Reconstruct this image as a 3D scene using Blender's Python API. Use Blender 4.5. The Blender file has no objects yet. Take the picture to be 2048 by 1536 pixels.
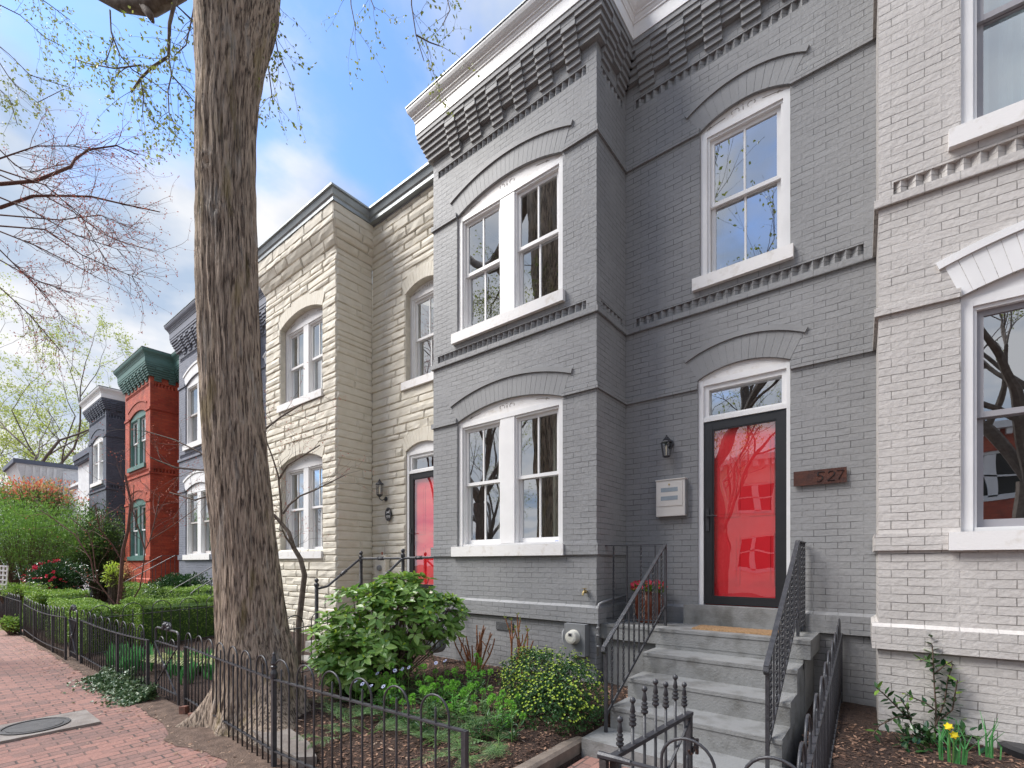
import bpy, math, random
from mathutils import Vector, noise
random.seed(7)
R=random.random
def U(a,b): return a+(b-a)*random.random()
S=bpy.context.scene
# ---------------- camera ----------------
cam=bpy.data.objects.new('camera',bpy.data.cameras.new('camera'))
S.collection.objects.link(cam); S.camera=cam
AZ=math.radians(38.26); FPX=965.0; HZ=1127.0; CH=1.70
cam.location=(0,0,CH); cam.rotation_euler=(math.pi/2,0,AZ)
cam.data.sensor_width=36; cam.data.lens=FPX/2048*36
cam.data.shift_y=(HZ-768)/2048; cam.data.clip_end=2000; cam.data.clip_start=.05
# ---------------- sky ----------------
SUN_EL=math.radians(50); SUN_AZ=math.radians(232)   # azimuth measured from +Y clockwise: the sun stands behind the camera's left
w=bpy.data.worlds.new('World'); S.world=w; w.use_nodes=True
nt=w.node_tree; N=nt.nodes; LK=nt.links; N.clear()
def nd(t,**k):
    n=N.new(t)
    for a,b in k.items(): setattr(n,a,b)
    return n
out=nd('ShaderNodeOutputWorld'); bg=nd('ShaderNodeBackground')
sky=nd('ShaderNodeTexSky',sky_type='NISHITA',sun_disc=False,sun_elevation=SUN_EL,sun_rotation=SUN_AZ,air_density=1.0,dust_density=.6,ozone_density=2.2)
tc=nd('ShaderNodeTexCoord'); sep=nd('ShaderNodeSeparateXYZ'); LK.new(tc.outputs['Generated'],sep.inputs[0])
zz=nd('ShaderNodeMath',operation='ADD'); LK.new(sep.outputs['Z'],zz.inputs[0]); zz.inputs[1].default_value=.22
zc=nd('ShaderNodeMath',operation='MAXIMUM'); LK.new(zz.outputs[0],zc.inputs[0]); zc.inputs[1].default_value=.05
dx=nd('ShaderNodeMath',operation='DIVIDE'); LK.new(sep.outputs['X'],dx.inputs[0]); LK.new(zc.outputs[0],dx.inputs[1])
dy=nd('ShaderNodeMath',operation='DIVIDE'); LK.new(sep.outputs['Y'],dy.inputs[0]); LK.new(zc.outputs[0],dy.inputs[1])
cb=nd('ShaderNodeCombineXYZ'); LK.new(dx.outputs[0],cb.inputs[0]); LK.new(dy.outputs[0],cb.inputs[1]); cb.inputs[2].default_value=.5
nz=nd('ShaderNodeTexNoise'); nz.inputs['Scale'].default_value=1.3; nz.inputs['Detail'].default_value=9; nz.inputs['Roughness'].default_value=.52; nz.inputs['Distortion'].default_value=.25
LK.new(cb.outputs[0],nz.inputs['Vector'])
bias=nd('ShaderNodeMapRange'); bias.inputs['From Min'].default_value=.1; bias.inputs['From Max'].default_value=.8; bias.inputs['To Min'].default_value=.24; bias.inputs['To Max'].default_value=.02
LK.new(sep.outputs['Z'],bias.inputs['Value'])
ad=nd('ShaderNodeMath',operation='ADD'); LK.new(nz.outputs['Fac'],ad.inputs[0]); LK.new(bias.outputs[0],ad.inputs[1])
cr=nd('ShaderNodeMapRange',interpolation_type='SMOOTHSTEP'); cr.inputs['From Min'].default_value=.44; cr.inputs['From Max'].default_value=.60
LK.new(ad.outputs[0],cr.inputs['Value'])
# cloud grey variation
nz2=nd('ShaderNodeTexNoise'); nz2.inputs['Scale'].default_value=3.0; nz2.inputs['Detail'].default_value=5; LK.new(cb.outputs[0],nz2.inputs['Vector'])
crc=nd('ShaderNodeMixRGB'); crc.inputs[1].default_value=(.50,.62,.80,1); crc.inputs[2].default_value=(1.0,1.0,1.02,1)
mr2=nd('ShaderNodeMapRange'); mr2.inputs['From Min'].default_value=.35; mr2.inputs['From Max'].default_value=.6; LK.new(nz2.outputs['Fac'],mr2.inputs['Value']); LK.new(mr2.outputs[0],crc.inputs[0])
cs=nd('ShaderNodeVectorMath',operation='SCALE'); LK.new(crc.outputs[0],cs.inputs[0]); cs.inputs['Scale'].default_value=2.95
tn=nd('ShaderNodeMixRGB',blend_type='MULTIPLY'); tn.inputs[0].default_value=1; LK.new(sky.outputs[0],tn.inputs[1]); tn.inputs[2].default_value=(.68,.82,1.0,1)
mx=nd('ShaderNodeMixRGB'); LK.new(cr.outputs[0],mx.inputs[0]); LK.new(tn.outputs[0],mx.inputs[1]); LK.new(cs.outputs[0],mx.inputs[2])
LK.new(mx.outputs[0],bg.inputs[0]); bg.inputs[1].default_value=.15; LK.new(bg.outputs[0],out.inputs[0])
# ---------------- sun ----------------
sl=bpy.data.lights.new('sun','SUN'); sl.energy=3.1; sl.angle=math.radians(32); sl.color=(1,.965,.92)
so=bpy.data.objects.new('sun',sl); S.collection.objects.link(so)
sd=Vector((math.sin(SUN_AZ)*math.cos(SUN_EL),math.cos(SUN_AZ)*math.cos(SUN_EL),math.sin(SUN_EL)))
so.rotation_euler=sd.to_track_quat('Z','Y').to_euler()
S.view_settings.view_transform='Standard'; S.view_settings.look='None'; S.view_settings.exposure=1.2; S.view_settings.gamma=1
S.render.engine='CYCLES'; S.cycles.max_bounces=7; S.cycles.transparent_max_bounces=14

# ---------------- helpers ----------------
fwd=Vector((-math.sin(AZ),math.cos(AZ),0)); rgt=Vector((math.cos(AZ),math.sin(AZ),0)); UP=Vector((0,0,1))
def at(px,py,t):
    "the point t metres ahead of the viewpoint along the street photo's ray (used to survey positions)"
    return Vector((0,0,CH))+t*(fwd+rgt*((px-1024)/FPX)+UP*((HZ-py)/FPX))
class MB:
    def __init__(s): s.v=[]; s.f=[]
    def quad(s,*p):
        n=len(s.v); s.v+= [tuple(q) for q in p]; s.f.append(tuple(range(n,n+len(p))))
    def box(s,x0,x1,y0,y1,z0,z1):
        if x0>x1:x0,x1=x1,x0
        if y0>y1:y0,y1=y1,y0
        n=len(s.v); s.v+=[(x0,y0,z0),(x1,y0,z0),(x1,y1,z0),(x0,y1,z0),(x0,y0,z1),(x1,y0,z1),(x1,y1,z1),(x0,y1,z1)]
        for f in ((3,2,1,0),(4,5,6,7),(0,1,5,4),(1,2,6,5),(2,3,7,6),(3,0,4,7)): s.f.append(tuple(n+i for i in f))
        return s
    def tube(s,pts,r,n=6,cap=True,flat=None):
        pts=[Vector(p) for p in pts]
        if len(pts)<2: return s
        rr=r if isinstance(r,(list,tuple)) else [r]*len(pts)
        base=len(s.v); prev=None
        for i,p in enumerate(pts):
            d=(pts[min(i+1,len(pts)-1)]-pts[max(i-1,0)])
            if d.length<1e-9: d=Vector((0,0,1))
            d.normalize()
            if prev is None:
                a=Vector((0,0,1)) if abs(d.z)<.9 else Vector((1,0,0)); x=d.cross(a).normalized()
            else:
                x=prev-d*prev.dot(d)
                x=x.normalized() if x.length>1e-6 else d.orthogonal().normalized()
            prev=x; y=d.cross(x)
            for k in range(n):
                a=2*math.pi*(k+.5)/n
                q=p+x*math.cos(a)*rr[i]+y*math.sin(a)*rr[i]*(flat or 1)
                s.v.append(tuple(q))
        for i in range(len(pts)-1):
            for k in range(n):
                a=base+i*n+k; b=base+i*n+(k+1)%n
                s.f.append((a,b,b+n,a+n))
        if cap:
            s.f.append(tuple(base+k for k in range(n))[::-1]); e=base+(len(pts)-1)*n; s.f.append(tuple(e+k for k in range(n)))
        return s
    def bar(s,p0,p1,wd,h):
        "square bar: wd across, h the other way"
        p0=Vector(p0);p1=Vector(p1);d=(p1-p0).normalized()
        a=UP if abs(d.z)<.95 else Vector((0,1,0))
        x=d.cross(a).normalized(); y=x.cross(d)
        n=len(s.v)
        for p in (p0,p1):
            for i,j in ((-1,-1),(1,-1),(1,1),(-1,1)): s.v.append(tuple(p+x*i*wd/2+y*j*h/2))
        for f in ((0,1,2,3),(7,6,5,4),(0,4,5,1),(1,5,6,2),(2,6,7,3),(3,7,4,0)): s.f.append(tuple(n+i for i in f))
        return s
    def lathe(s,c,prof,n=20,axis=None):
        c=Vector(c); base=len(s.v)
        zx,xx,yx=(UP,Vector((1,0,0)),Vector((0,1,0))) if axis is None else (axis.normalized(),axis.orthogonal().normalized(),axis.normalized().cross(axis.orthogonal().normalized()))
        for r,z in prof:
            for k in range(n):
                a=2*math.pi*k/n; s.v.append(tuple(c+zx*z+xx*math.cos(a)*r+yx*math.sin(a)*r))
        for i in range(len(prof)-1):
            for k in range(n):
                a=base+i*n+k;b=base+i*n+(k+1)%n
                s.f.append((a,b,b+n,a+n))
        if prof[0][0]>1e-4: s.f.append(tuple(base+k for k in range(n))[::-1])
        e=base+(len(prof)-1)*n
        if prof[-1][0]>1e-4: s.f.append(tuple(e+k for k in range(n)))
        return s
    def ball(s,c,r,n=10): return s.lathe(c,[(max(r*math.sin(math.pi*i/6),1e-5),-r*math.cos(math.pi*i/6)) for i in range(7)],n)
    def poly(s,pts,d):
        "closed planar outline pts extruded by vector d"
        n=len(s.v);k=len(pts);d=Vector(d)
        s.v+=[tuple(Vector(p)) for p in pts]+[tuple(Vector(p)+d) for p in pts]
        s.f.append(tuple(range(n,n+k))); s.f.append(tuple(range(n+2*k-1,n+k-1,-1)))
        for i in range(k): j=(i+1)%k; s.f.append((n+j,n+i,n+k+i,n+k+j))
        return s
    def leaf(s,p,d,up,L,W,fold=.25,serr=False):
        d=d.normalized(); x=d.cross(up)
        x=x.normalized() if x.length>1e-4 else d.orthogonal().normalized()
        u=x.cross(d); n=len(s.v)
        m1=p+d*L*.35; m2=p+d*L*.7
        s.v+=[tuple(p),tuple(m1+x*W/2+u*fold*W),tuple(m2+x*W*.38+u*fold*W*.7),tuple(p+d*L-u*fold*W*.4),tuple(m2-x*W*.38+u*fold*W*.7),tuple(m1-x*W/2+u*fold*W),tuple(m1),tuple(m2)]
        for f in ((0,1,6),(6,1,2,7),(7,2,3),(0,6,5),(6,7,4,5),(7,3,4)): s.f.append(tuple(n+i for i in f))
    def sleaf(s,p,d,up,L,W):
        d=d.normalized(); x=d.cross(up)
        x=x.normalized() if x.length>1e-4 else d.orthogonal().normalized()
        n=len(s.v); m=p+d*L*.5+up*L*.08
        s.v+=[tuple(p),tuple(m+x*W/2),tuple(p+d*L),tuple(m-x*W/2)]
        s.f.append((n,n+1,n+2,n+3))
    def build(s,name,mat,parent=None,smooth=False,shift=None,flip=False):
        me=bpy.data.meshes.new(name)
        sh=Vector(shift) if shift is not None else None
        me.from_pydata(s.v if sh is None else [tuple(Vector(v)-sh) for v in s.v],[],s.f)
        uv=me.uv_layers.new(name='UVMap'); 
        vs=s.v; data=[0.0]*(2*len(me.loops))
        for pl in me.polygons:
            n=pl.normal; a=(abs(n.x),abs(n.y),abs(n.z))
            if a[2]>.75: i,j=0,1
            elif a[1]>=a[0]: i,j=0,2
            else: i,j=1,2
            for li in pl.loop_indices:
                q=vs[me.loops[li].vertex_index]; data[2*li]=q[i]; data[2*li+1]=q[j]
        uv.data.foreach_set('uv',data)
        me.materials.append(mat)
        if smooth: me.shade_smooth()
        me.validate(); 
        o=bpy.data.objects.new(name,me); S.collection.objects.link(o)
        if parent: o.parent=parent
        return o
def tag(o,label=None,cat=None,group=None,kind=None):
    if label: o['label']=label
    if cat: o['category']=cat
    if group: o['group']=group
    if kind: o['kind']=kind
    return o
def thing(name,loc,label,cat,group=None,rz=0):
    o=bpy.data.objects.new(name,None); S.collection.objects.link(o); o.location=loc; o.rotation_euler=(0,0,rz)
    o.empty_display_size=.1
    return tag(o,label,cat,group)
def inst(o,parent,loc=None,rz=None):
    c=o.copy(); S.collection.objects.link(c); c.parent=parent
    if loc is not None: c.location=loc
    if rz is not None: c.rotation_euler=(0,0,rz)
    return c
def copy_tree(o,parent=None):
    c=o.copy(); S.collection.objects.link(c); c.parent=parent
    for ch in list(o.children): copy_tree(ch,c)
    return c

# ---------------- materials ----------------
def newmat(name):
    m=bpy.data.materials.new(name); m.use_nodes=True; t=m.node_tree; return m,t,t.nodes,t.links,t.nodes['Principled BSDF']
def noise_n(n,l,coord,scale,detail=4,rough=.55,dist=0,vec=None):
    x=n.new('ShaderNodeTexNoise'); x.inputs['Scale'].default_value=scale; x.inputs['Detail'].default_value=detail; x.inputs['Roughness'].default_value=rough; x.inputs['Distortion'].default_value=dist
    src=coord
    if vec:
        mp=n.new('ShaderNodeMapping'); mp.inputs['Scale'].default_value=vec; l.new(coord,mp.inputs[0]); src=mp.outputs[0]
    l.new(src,x.inputs['Vector']); return x.outputs['Fac']
def mrange(n,l,src,a,b,c=0,d=1):
    x=n.new('ShaderNodeMapRange'); x.inputs['From Min'].default_value=a; x.inputs['From Max'].default_value=b; x.inputs['To Min'].default_value=c; x.inputs['To Max'].default_value=d
    l.new(src,x.inputs['Value']); return x.outputs[0]
def mixc(n,l,f,a,b):
    x=n.new('ShaderNodeMixRGB')
    for i,v in ((0,f),(1,a),(2,b)):
        if hasattr(v,'is_linked') or hasattr(v,'links'): l.new(v,x.inputs[i])
        elif i==0: x.inputs[0].default_value=v
        else: x.inputs[i].default_value=(*v,1)
    return x.outputs[0]
def plain(name,col,rough=.6,var=.12,scale=6,bump=.1,bscale=60,metal=0,dist=.01,spec=None,col2=None,sharp=(.35,.65)):
    m,t,n,l,b=newmat(name); c=n.new('ShaderNodeTexCoord').outputs['Object']
    f=mrange(n,l,noise_n(n,l,c,scale,6),*sharp)
    c2=col2 or tuple(x*(1-var*2) for x in col)
    l.new(mixc(n,l,f,c2,col),b.inputs['Base Color']); b.inputs['Roughness'].default_value=rough; b.inputs['Metallic'].default_value=metal
    if spec is not None: b.inputs['Specular IOR Level'].default_value=spec
    if bump:
        bp=n.new('ShaderNodeBump'); bp.inputs['Strength'].default_value=bump; bp.inputs['Distance'].default_value=dist
        l.new(noise_n(n,l,c,bscale,5),bp.inputs['Height']); l.new(bp.outputs[0],b.inputs['Normal'])
    return m
def brick(name,c1,c2,mortar,rough=.62,bw=.2142,rh=.0686,ms=.0055,bump=.9,dist=.012,stain=None,soot=0,rot=False,spread=.5,jitter=.006,msm=.35):
    m,t,n,l,b=newmat(name); uv=n.new('ShaderNodeTexCoord').outputs['UV']
    # wobble
    wn=n.new('ShaderNodeTexNoise'); wn.inputs['Scale'].default_value=4; wn.inputs['Detail'].default_value=5; l.new(uv,wn.inputs['Vector'])
    sb=n.new('ShaderNodeVectorMath'); sb.operation='SUBTRACT'; l.new(wn.outputs['Color'],sb.inputs[0]); sb.inputs[1].default_value=(.5,.5,.5)
    sc=n.new('ShaderNodeVectorMath'); sc.operation='SCALE'; l.new(sb.outputs[0],sc.inputs[0]); sc.inputs['Scale'].default_value=jitter*2
    av=n.new('ShaderNodeVectorMath'); l.new(uv,av.inputs[0]); l.new(sc.outputs[0],av.inputs[1])
    src=av.outputs[0]
    if rot:
        mp=n.new('ShaderNodeMapping'); mp.inputs['Rotation'].default_value=(0,0,math.pi/2); l.new(src,mp.inputs[0]); src=mp.outputs[0]
    bt=n.new('ShaderNodeTexBrick'); bt.inputs['Scale'].default_value=1; bt.inputs['Brick Width'].default_value=bw; bt.inputs['Row Height'].default_value=rh
    bt.inputs['Mortar Size'].default_value=ms; bt.inputs['Mortar Smooth'].default_value=msm; bt.inputs['Bias'].default_value=0
    bt.inputs['Color1'].default_value=(*c1,1); bt.inputs['Color2'].default_value=(*c2,1); bt.inputs['Mortar'].default_value=(*mortar,1)
    l.new(src,bt.inputs['Vector'])
    # joints fade in and out along the wall (thick paint fills some of them)
    fade=mrange(n,l,noise_n(n,l,uv,3.2,5),.36,.60,.12,1)
    fm=n.new('ShaderNodeMath'); fm.operation='MULTIPLY'; l.new(bt.outputs['Fac'],fm.inputs[0]); l.new(fade,fm.inputs[1])
    bt2=n.new('ShaderNodeTexBrick')
    for k in ('Scale','Brick Width','Row Height','Mortar Smooth','Bias'): bt2.inputs[k].default_value=bt.inputs[k].default_value
    bt2.inputs['Mortar Size'].default_value=0; bt2.inputs['Color1'].default_value=(*c1,1); bt2.inputs['Color2'].default_value=(*c2,1); l.new(src,bt2.inputs['Vector'])
    v=mrange(n,l,noise_n(n,l,uv,.9,7,.65),.3,.7,.86,1.08); v2=mrange(n,l,noise_n(n,l,uv,38,4),.3,.7,.93,1.05)
    mm=n.new('ShaderNodeMath'); mm.operation='MULTIPLY'; l.new(v,mm.inputs[0]); l.new(v2,mm.inputs[1])
    colr=mixc(n,l,fm.outputs[0],bt2.outputs['Color'],mortar)
    if soot:
        colr=mixc(n,l,mrange(n,l,noise_n(n,l,uv,1.6,6,.65),.5,.72,0,soot),colr,tuple(x*.22 for x in c1))
    if stain: 
        colr=mixc(n,l,mrange(n,l,noise_n(n,l,uv,.8,7,.7),.55,.75,0,.5),colr,stain)
    vs=n.new('ShaderNodeVectorMath'); vs.operation='SCALE'; l.new(colr,vs.inputs[0]); l.new(mm.outputs[0],vs.inputs['Scale'])
    l.new(vs.outputs[0],b.inputs['Base Color']); b.inputs['Roughness'].default_value=rough
    h=n.new('ShaderNodeMath'); h.operation='MULTIPLY_ADD'; l.new(fm.outputs[0],h.inputs[0]); h.inputs[1].default_value=-1; l.new(mrange(n,l,noise_n(n,l,uv,22,6,.6),.2,.8,0,.75),h.inputs[2])
    bp=n.new('ShaderNodeBump'); bp.inputs['Strength'].default_value=bump; bp.inputs['Distance'].default_value=dist; l.new(h.outputs[0],bp.inputs['Height']); l.new(bp.outputs[0],b.inputs['Normal'])
    return m
def leafm(name,c1,c2,rough=.45,trans=.25,c3=None):
    m,t,n,l,b=newmat(name)
    g=n.new('ShaderNodeNewGeometry'); r=n.new('ShaderNodeValToRGB'); l.new(g.outputs['Random Per Island'],r.inputs[0])
    r.color_ramp.elements[0].color=(*c1,1); r.color_ramp.elements[1].color=(*c2,1)
    if c3: e=r.color_ramp.elements.new(.5); e.color=(*c3,1)
    l.new(r.outputs[0],b.inputs['Base Color']); b.inputs['Roughness'].default_value=rough
    tr=n.new('ShaderNodeBsdfTranslucent'); l.new(r.outputs[0],tr.inputs[0]); ms=n.new('ShaderNodeMixShader'); ms.inputs[0].default_value=trans
    l.new(b.outputs[0],ms.inputs[1]); l.new(tr.outputs[0],ms.inputs[2]); l.new(ms.outputs[0],n['Material Output'].inputs[0]); return m
def glass(name,base=.42,tint=(.93,.96,1),wob=.003,tr_=(.85,.88,.88)):
    m,t,n,l,b=newmat(name); n.remove(b)
    tr=n.new('ShaderNodeBsdfTransparent'); tr.inputs[0].default_value=(*tr_,1)
    gl=n.new('ShaderNodeBsdfGlossy'); gl.inputs['Roughness'].default_value=.0; gl.inputs['Color'].default_value=(*tint,1)
    fr=n.new('ShaderNodeLayerWeight'); fr.inputs[0].default_value=.5
    pw=n.new('ShaderNodeMath'); pw.operation='POWER'; l.new(fr.outputs['Facing'],pw.inputs[0]); pw.inputs[1].default_value=4
    f=mrange(n,l,pw.outputs[0],0,1,base,1); ms=n.new('ShaderNodeMixShader'); l.new(f,ms.inputs[0]); l.new(tr.outputs[0],ms.inputs[1]); l.new(gl.outputs[0],ms.inputs[2]); l.new(ms.outputs[0],n['Material Output'].inputs[0])
    bp=n.new('ShaderNodeBump'); bp.inputs['Strength'].default_value=1; bp.inputs['Distance'].default_value=wob
    l.new(noise_n(n,l,n.new('ShaderNodeTexCoord').outputs['Object'],1.7,1),bp.inputs['Height']); l.new(bp.outputs[0],gl.inputs['Normal']); return m
M={}
M['gray']=brick('gray_paint_brick',(.275,.276,.278),(.255,.256,.258),(.085,.085,.088),ms=.0032,bump=.75,dist=.007,msm=.2,jitter=.009)
M['grayp']=plain('gray_paint',(.265,.266,.268),.6,.05,3,.35,45,dist=.006)
M['light']=brick('light_paint_brick',(.55,.518,.488),(.53,.50,.47),(.20,.185,.17),bump=.8,dist=.008,ms=.0034,msm=.2,jitter=.010)
M['lightp']=plain('light_paint',(.53,.50,.472),.6,.05,3,.35,45,dist=.006)
M['slate']=brick('slate_paint_brick',(.20,.21,.25),(.18,.19,.23),(.10,.105,.13))
M['slatep']=plain('slate_paint',(.195,.205,.245),.6,.05,3,.3,45)
M['navy']=brick('navy_paint_brick',(.105,.118,.155),(.095,.108,.143),(.055,.06,.08))
M['navyp']=plain('navy_paint',(.10,.112,.148),.6,.05,3,.3,45)
M['redb']=brick('red_face_brick',(.50,.095,.042),(.38,.055,.028),(.22,.075,.05),soot=.65,bump=.7)
M['redp']=plain('red_brick_solid',(.42,.09,.05),.7,.2,9,.4,45)
M['whiteb']=brick('white_paint_brick',(.74,.74,.74),(.70,.70,.71),(.45,.45,.45))
M['whitep']=plain('white_wall_paint',(.74,.74,.74),.6,.05,3,.3,45)
M['trim']=plain('white_trim_paint',(.80,.79,.78),.42,.035,3,.12,30,dist=.004)
M['trimold']=plain('weathered_white_trim',(.79,.77,.75),.5,.09,9,.35,70,dist=.004,col2=(.66,.62,.57),sharp=(.30,.45))
M['green']=plain('green_trim_paint',(.10,.20,.175),.5,.08,5,.3,40)
M['greenb']=brick('green_paint_brick',(.07,.14,.12),(.06,.12,.105),(.03,.06,.05))
M['formstone']=plain('cream_cast_stone',(.68,.635,.54),.75,.12,5,.5,55,dist=.006,col2=(.62,.57,.47))
M['formjoint']=plain('cream_stone_joint',(.62,.575,.48),.85,.1,8,.3,60)
M['zinc']=plain('gray_metal_flashing',(.34,.37,.38),.45,.1,4,.05,20,metal=.4)
M['roof']=plain('roof_membrane',(.30,.31,.33),.8,.1,2,.2,20)
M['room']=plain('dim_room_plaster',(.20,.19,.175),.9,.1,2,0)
M['curtain']=plain('linen_curtain',(.62,.62,.54),.9,.06,3,0)
M['blind']=plain('pale_blind',(.35,.45,.46),.8,.06,3,0)
M['glass']=glass('window_glass')
M['glassd']=glass('storm_glass',.24,(1,.97,.97),.0035,(1,1,1))
M['reddoor']=plain('red_door_paint',(.86,.016,.03),.4,.03,3,.03,30)
M['black']=plain('black_door_enamel',(.022,.022,.024),.38,.1,5,.05,30)
M['iron']=plain('black_wrought_iron',(.028,.029,.034),.45,.15,22,.45,90,dist=.004,col2=(.05,.05,.055))
M['rust']=plain('rusty_iron',(.045,.04,.04),.6,.3,26,.6,70,dist=.004,col2=(.13,.05,.025),sharp=(.3,.45))
M['concrete']=plain('painted_concrete',(.225,.227,.223),.75,.2,4.5,.6,50,dist=.010,col2=(.125,.123,.115),sharp=(.30,.52))
M['stone']=plain('pale_kerb_stone',(.38,.36,.33),.85,.15,6,.6,40,col2=(.22,.2,.17))
M['kerb']=plain('brown_bed_edging',(.23,.185,.15),.85,.2,6,.6,40)
M['soil']=plain('mulch_soil',(.085,.048,.033),.95,.3,34,1.0,48,dist=.05,col2=(.035,.02,.014))
M['soilr']=plain('red_mulch_soil',(.115,.052,.03),.95,.3,34,1.0,48,dist=.05,col2=(.05,.022,.014))
M['walk']=brick('sidewalk_brick',(.325,.168,.132),(.205,.122,.102),(.075,.06,.053),rough=.85,bw=.205,rh=.104,ms=.008,rot=True,bump=.8,dist=.012,stain=(.17,.12,.10),jitter=.008)
M['asphalt']=plain('asphalt',(.055,.055,.058),.9,.15,3,.5,80)
M['bark']=None
M['twig']=plain('brown_twig_bark',(.14,.095,.07),.85,.2,20,.3,60)
M['graybark']=plain('gray_branch_bark',(.19,.155,.125),.85,.2,14,.5,40,col2=(.09,.065,.05))
M['redtwig']=plain('red_brown_twig',(.16,.075,.06),.85,.2,20,.3,60)
M['cutstem']=plain('orange_peeling_stem',(.40,.17,.075),.85,.3,30,.6,60,col2=(.13,.05,.025))
M['greenstem']=plain('green_stem',(.12,.22,.05),.7,.1,10,0)
M['oldleaf']=leafm('dry_fallen_leaf',(.22,.12,.07),(.45,.33,.24),.8,.1)
M['chip']=leafm('bark_chip',(.05,.026,.017),(.34,.20,.13),.9,0,(.12,.065,.043))
M['aucuba']=leafm('glossy_green_leaf',(.10,.22,.035),(.30,.45,.11),.32,.28,(.17,.32,.065))
M['lime']=leafm('lime_shoot',(.36,.52,.05),(.56,.68,.10),.5,.35)
M['box']=leafm('boxwood_leaf',(.018,.065,.02),(.06,.15,.035),.35,.2)
M['hedge']=leafm('hedge_leaf',(.09,.19,.03),(.36,.50,.09),.45,.3,(.19,.33,.05))
M['hedgecore']=leafm('shaded_hedge_core',(.02,.06,.018),(.09,.17,.035),.45,.25)  # darker hedge green, colours in the shade of the hedge core
M['candy']=leafm('bright_green_leaf',(.07,.26,.045),(.19,.46,.07),.5,.3)
M['fern']=leafm('feathery_yew_leaf',(.055,.15,.045),(.22,.36,.13),.5,.25)
M['ivy']=leafm('ivy_leaf',(.03,.085,.03),(.13,.19,.08),.4,.15)
M['darkleaf']=leafm('camellia_leaf',(.012,.05,.018),(.06,.12,.03),.25,.15,(.025,.075,.022))
M['feather']=leafm('feathery_shrub_leaf',(.09,.20,.035),(.24,.40,.07),.5,.35,(.14,.28,.045))
M['conifer']=leafm('conifer_leaf',(.025,.07,.022),(.09,.17,.04),.5,.2)
M['tulip']=leafm('tulip_leaf',(.05,.22,.06),(.12,.38,.12),.4,.3)
M['stripe']=leafm('striped_grass_leaf',(.30,.36,.11),(.66,.62,.34),.5,.3)
M['spring']=leafm('spring_leaf',(.28,.36,.07),(.55,.60,.17),.5,.45,(.40,.46,.10))
M['springd']=leafm('young_green_leaf',(.16,.21,.035),(.36,.38,.10),.5,.4)
M['redbud']=leafm('red_bud',(.42,.07,.06),(.48,.20,.13),.6,.3)
M['redleaf']=leafm('coral_leaf',(.58,.09,.06),(.35,.40,.12),.5,.35,(.68,.26,.16))
M['crimson']=leafm('crimson_petal',(.50,.01,.045),(.66,.04,.09),.5,.2)
M['lav']=leafm('lavender_petal',(.42,.46,.72),(.68,.70,.86),.5,.2)
M['yellow']=leafm('yellow_petal',(.86,.55,.01),(.9,.75,.03),.5,.2)
M['dryplant']=leafm('dry_peach_leaf',(.55,.25,.12),(.72,.42,.25),.7,.3)
M['pot']=None
M['brass']=plain('brass',(.55,.42,.2),.35,.1,20,.1,60,metal=.9)
M['steel']=plain('brushed_steel',(.78,.73,.68),.32,.04,3,.03,90,metal=.35)
M['meter']=plain('meter_gray_paint',(.21,.215,.22),.5,.08,5,.05,40)
M['gas']=plain('gas_meter_paint',(.20,.23,.25),.5,.15,12,.1,40,col2=(.12,.12,.12))
M['cap']=plain('cream_plastic',(.62,.60,.53),.35,.04,6,0)
M['dark']=plain('dark_recess',(.015,.015,.015),.8,0,3,0)
M['corten']=plain('rusted_steel_plate',(.085,.026,.015),.8,.2,14,.5,60,col2=(.04,.015,.012))
M['mat']=plain('coir_mat',(.36,.22,.11),.95,.2,60,.9,240,dist=.01)
M['lampglass']=glass('lamp_glass',.08,tr_=(.97,.97,.97))
M['bulb']=plain('lamp_bulb',(.8,.72,.55),.4,0,3,0)
M['cover']=plain('utility_cover_iron',(.10,.095,.09),.6,.2,20,.4,80)
M['sidec']=plain('sidewalk_concrete',(.30,.27,.24),.9,.15,5,.5,60,col2=(.19,.16,.14))
M['plastic']=plain('black_plastic',(.015,.015,.017),.35,.05,3,0)
M['car']=plain('car_paint',(.05,.06,.08),.25,0,3,0,metal=.5)
# bark
def bark():
    m,t,n,l,b=newmat('deep_furrowed_bark'); c=n.new('ShaderNodeTexCoord').outputs['Object']
    f1=noise_n(n,l,c,1,5,.62,.5,(46,46,4.0)); f2=noise_n(n,l,c,1,5,.6,.3,(90,90,14)); lich=noise_n(n,l,c,1,6,.6,.5,(9,9,1.6))
    c1=mixc(n,l,mrange(n,l,f1,.38,.56),(.07,.047,.034),(.56,.44,.335))
    c1=mixc(n,l,mrange(n,l,f2,.55,.7,0,.55),c1,(.42,.36,.30))
    c1=mixc(n,l,mrange(n,l,lich,.56,.68,0,.5),c1,(.46,.45,.42))
    c1=mixc(n,l,mrange(n,l,noise_n(n,l,c,1,4,.6,0,(6,6,1.2)),.58,.68,0,.5),c1,(.27,.21,.07))
    l.new(c1,b.inputs['Base Color']); b.inputs['Roughness'].default_value=.92
    ad=n.new('ShaderNodeMath'); ad.operation='MULTIPLY_ADD'; l.new(f1,ad.inputs[0]); ad.inputs[1].default_value=1
    s2=n.new('ShaderNodeMath'); s2.operation='MULTIPLY'; l.new(f2,s2.inputs[0]); s2.inputs[1].default_value=.35; l.new(s2.outputs[0],ad.inputs[2])
    bp=n.new('ShaderNodeBump'); bp.inputs['Strength'].default_value=1; bp.inputs['Distance'].default_value=.06; l.new(ad.outputs[0],bp.inputs['Height']); l.new(bp.outputs[0],b.inputs['Normal'])
    return m
M['bark']=bark()
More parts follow.
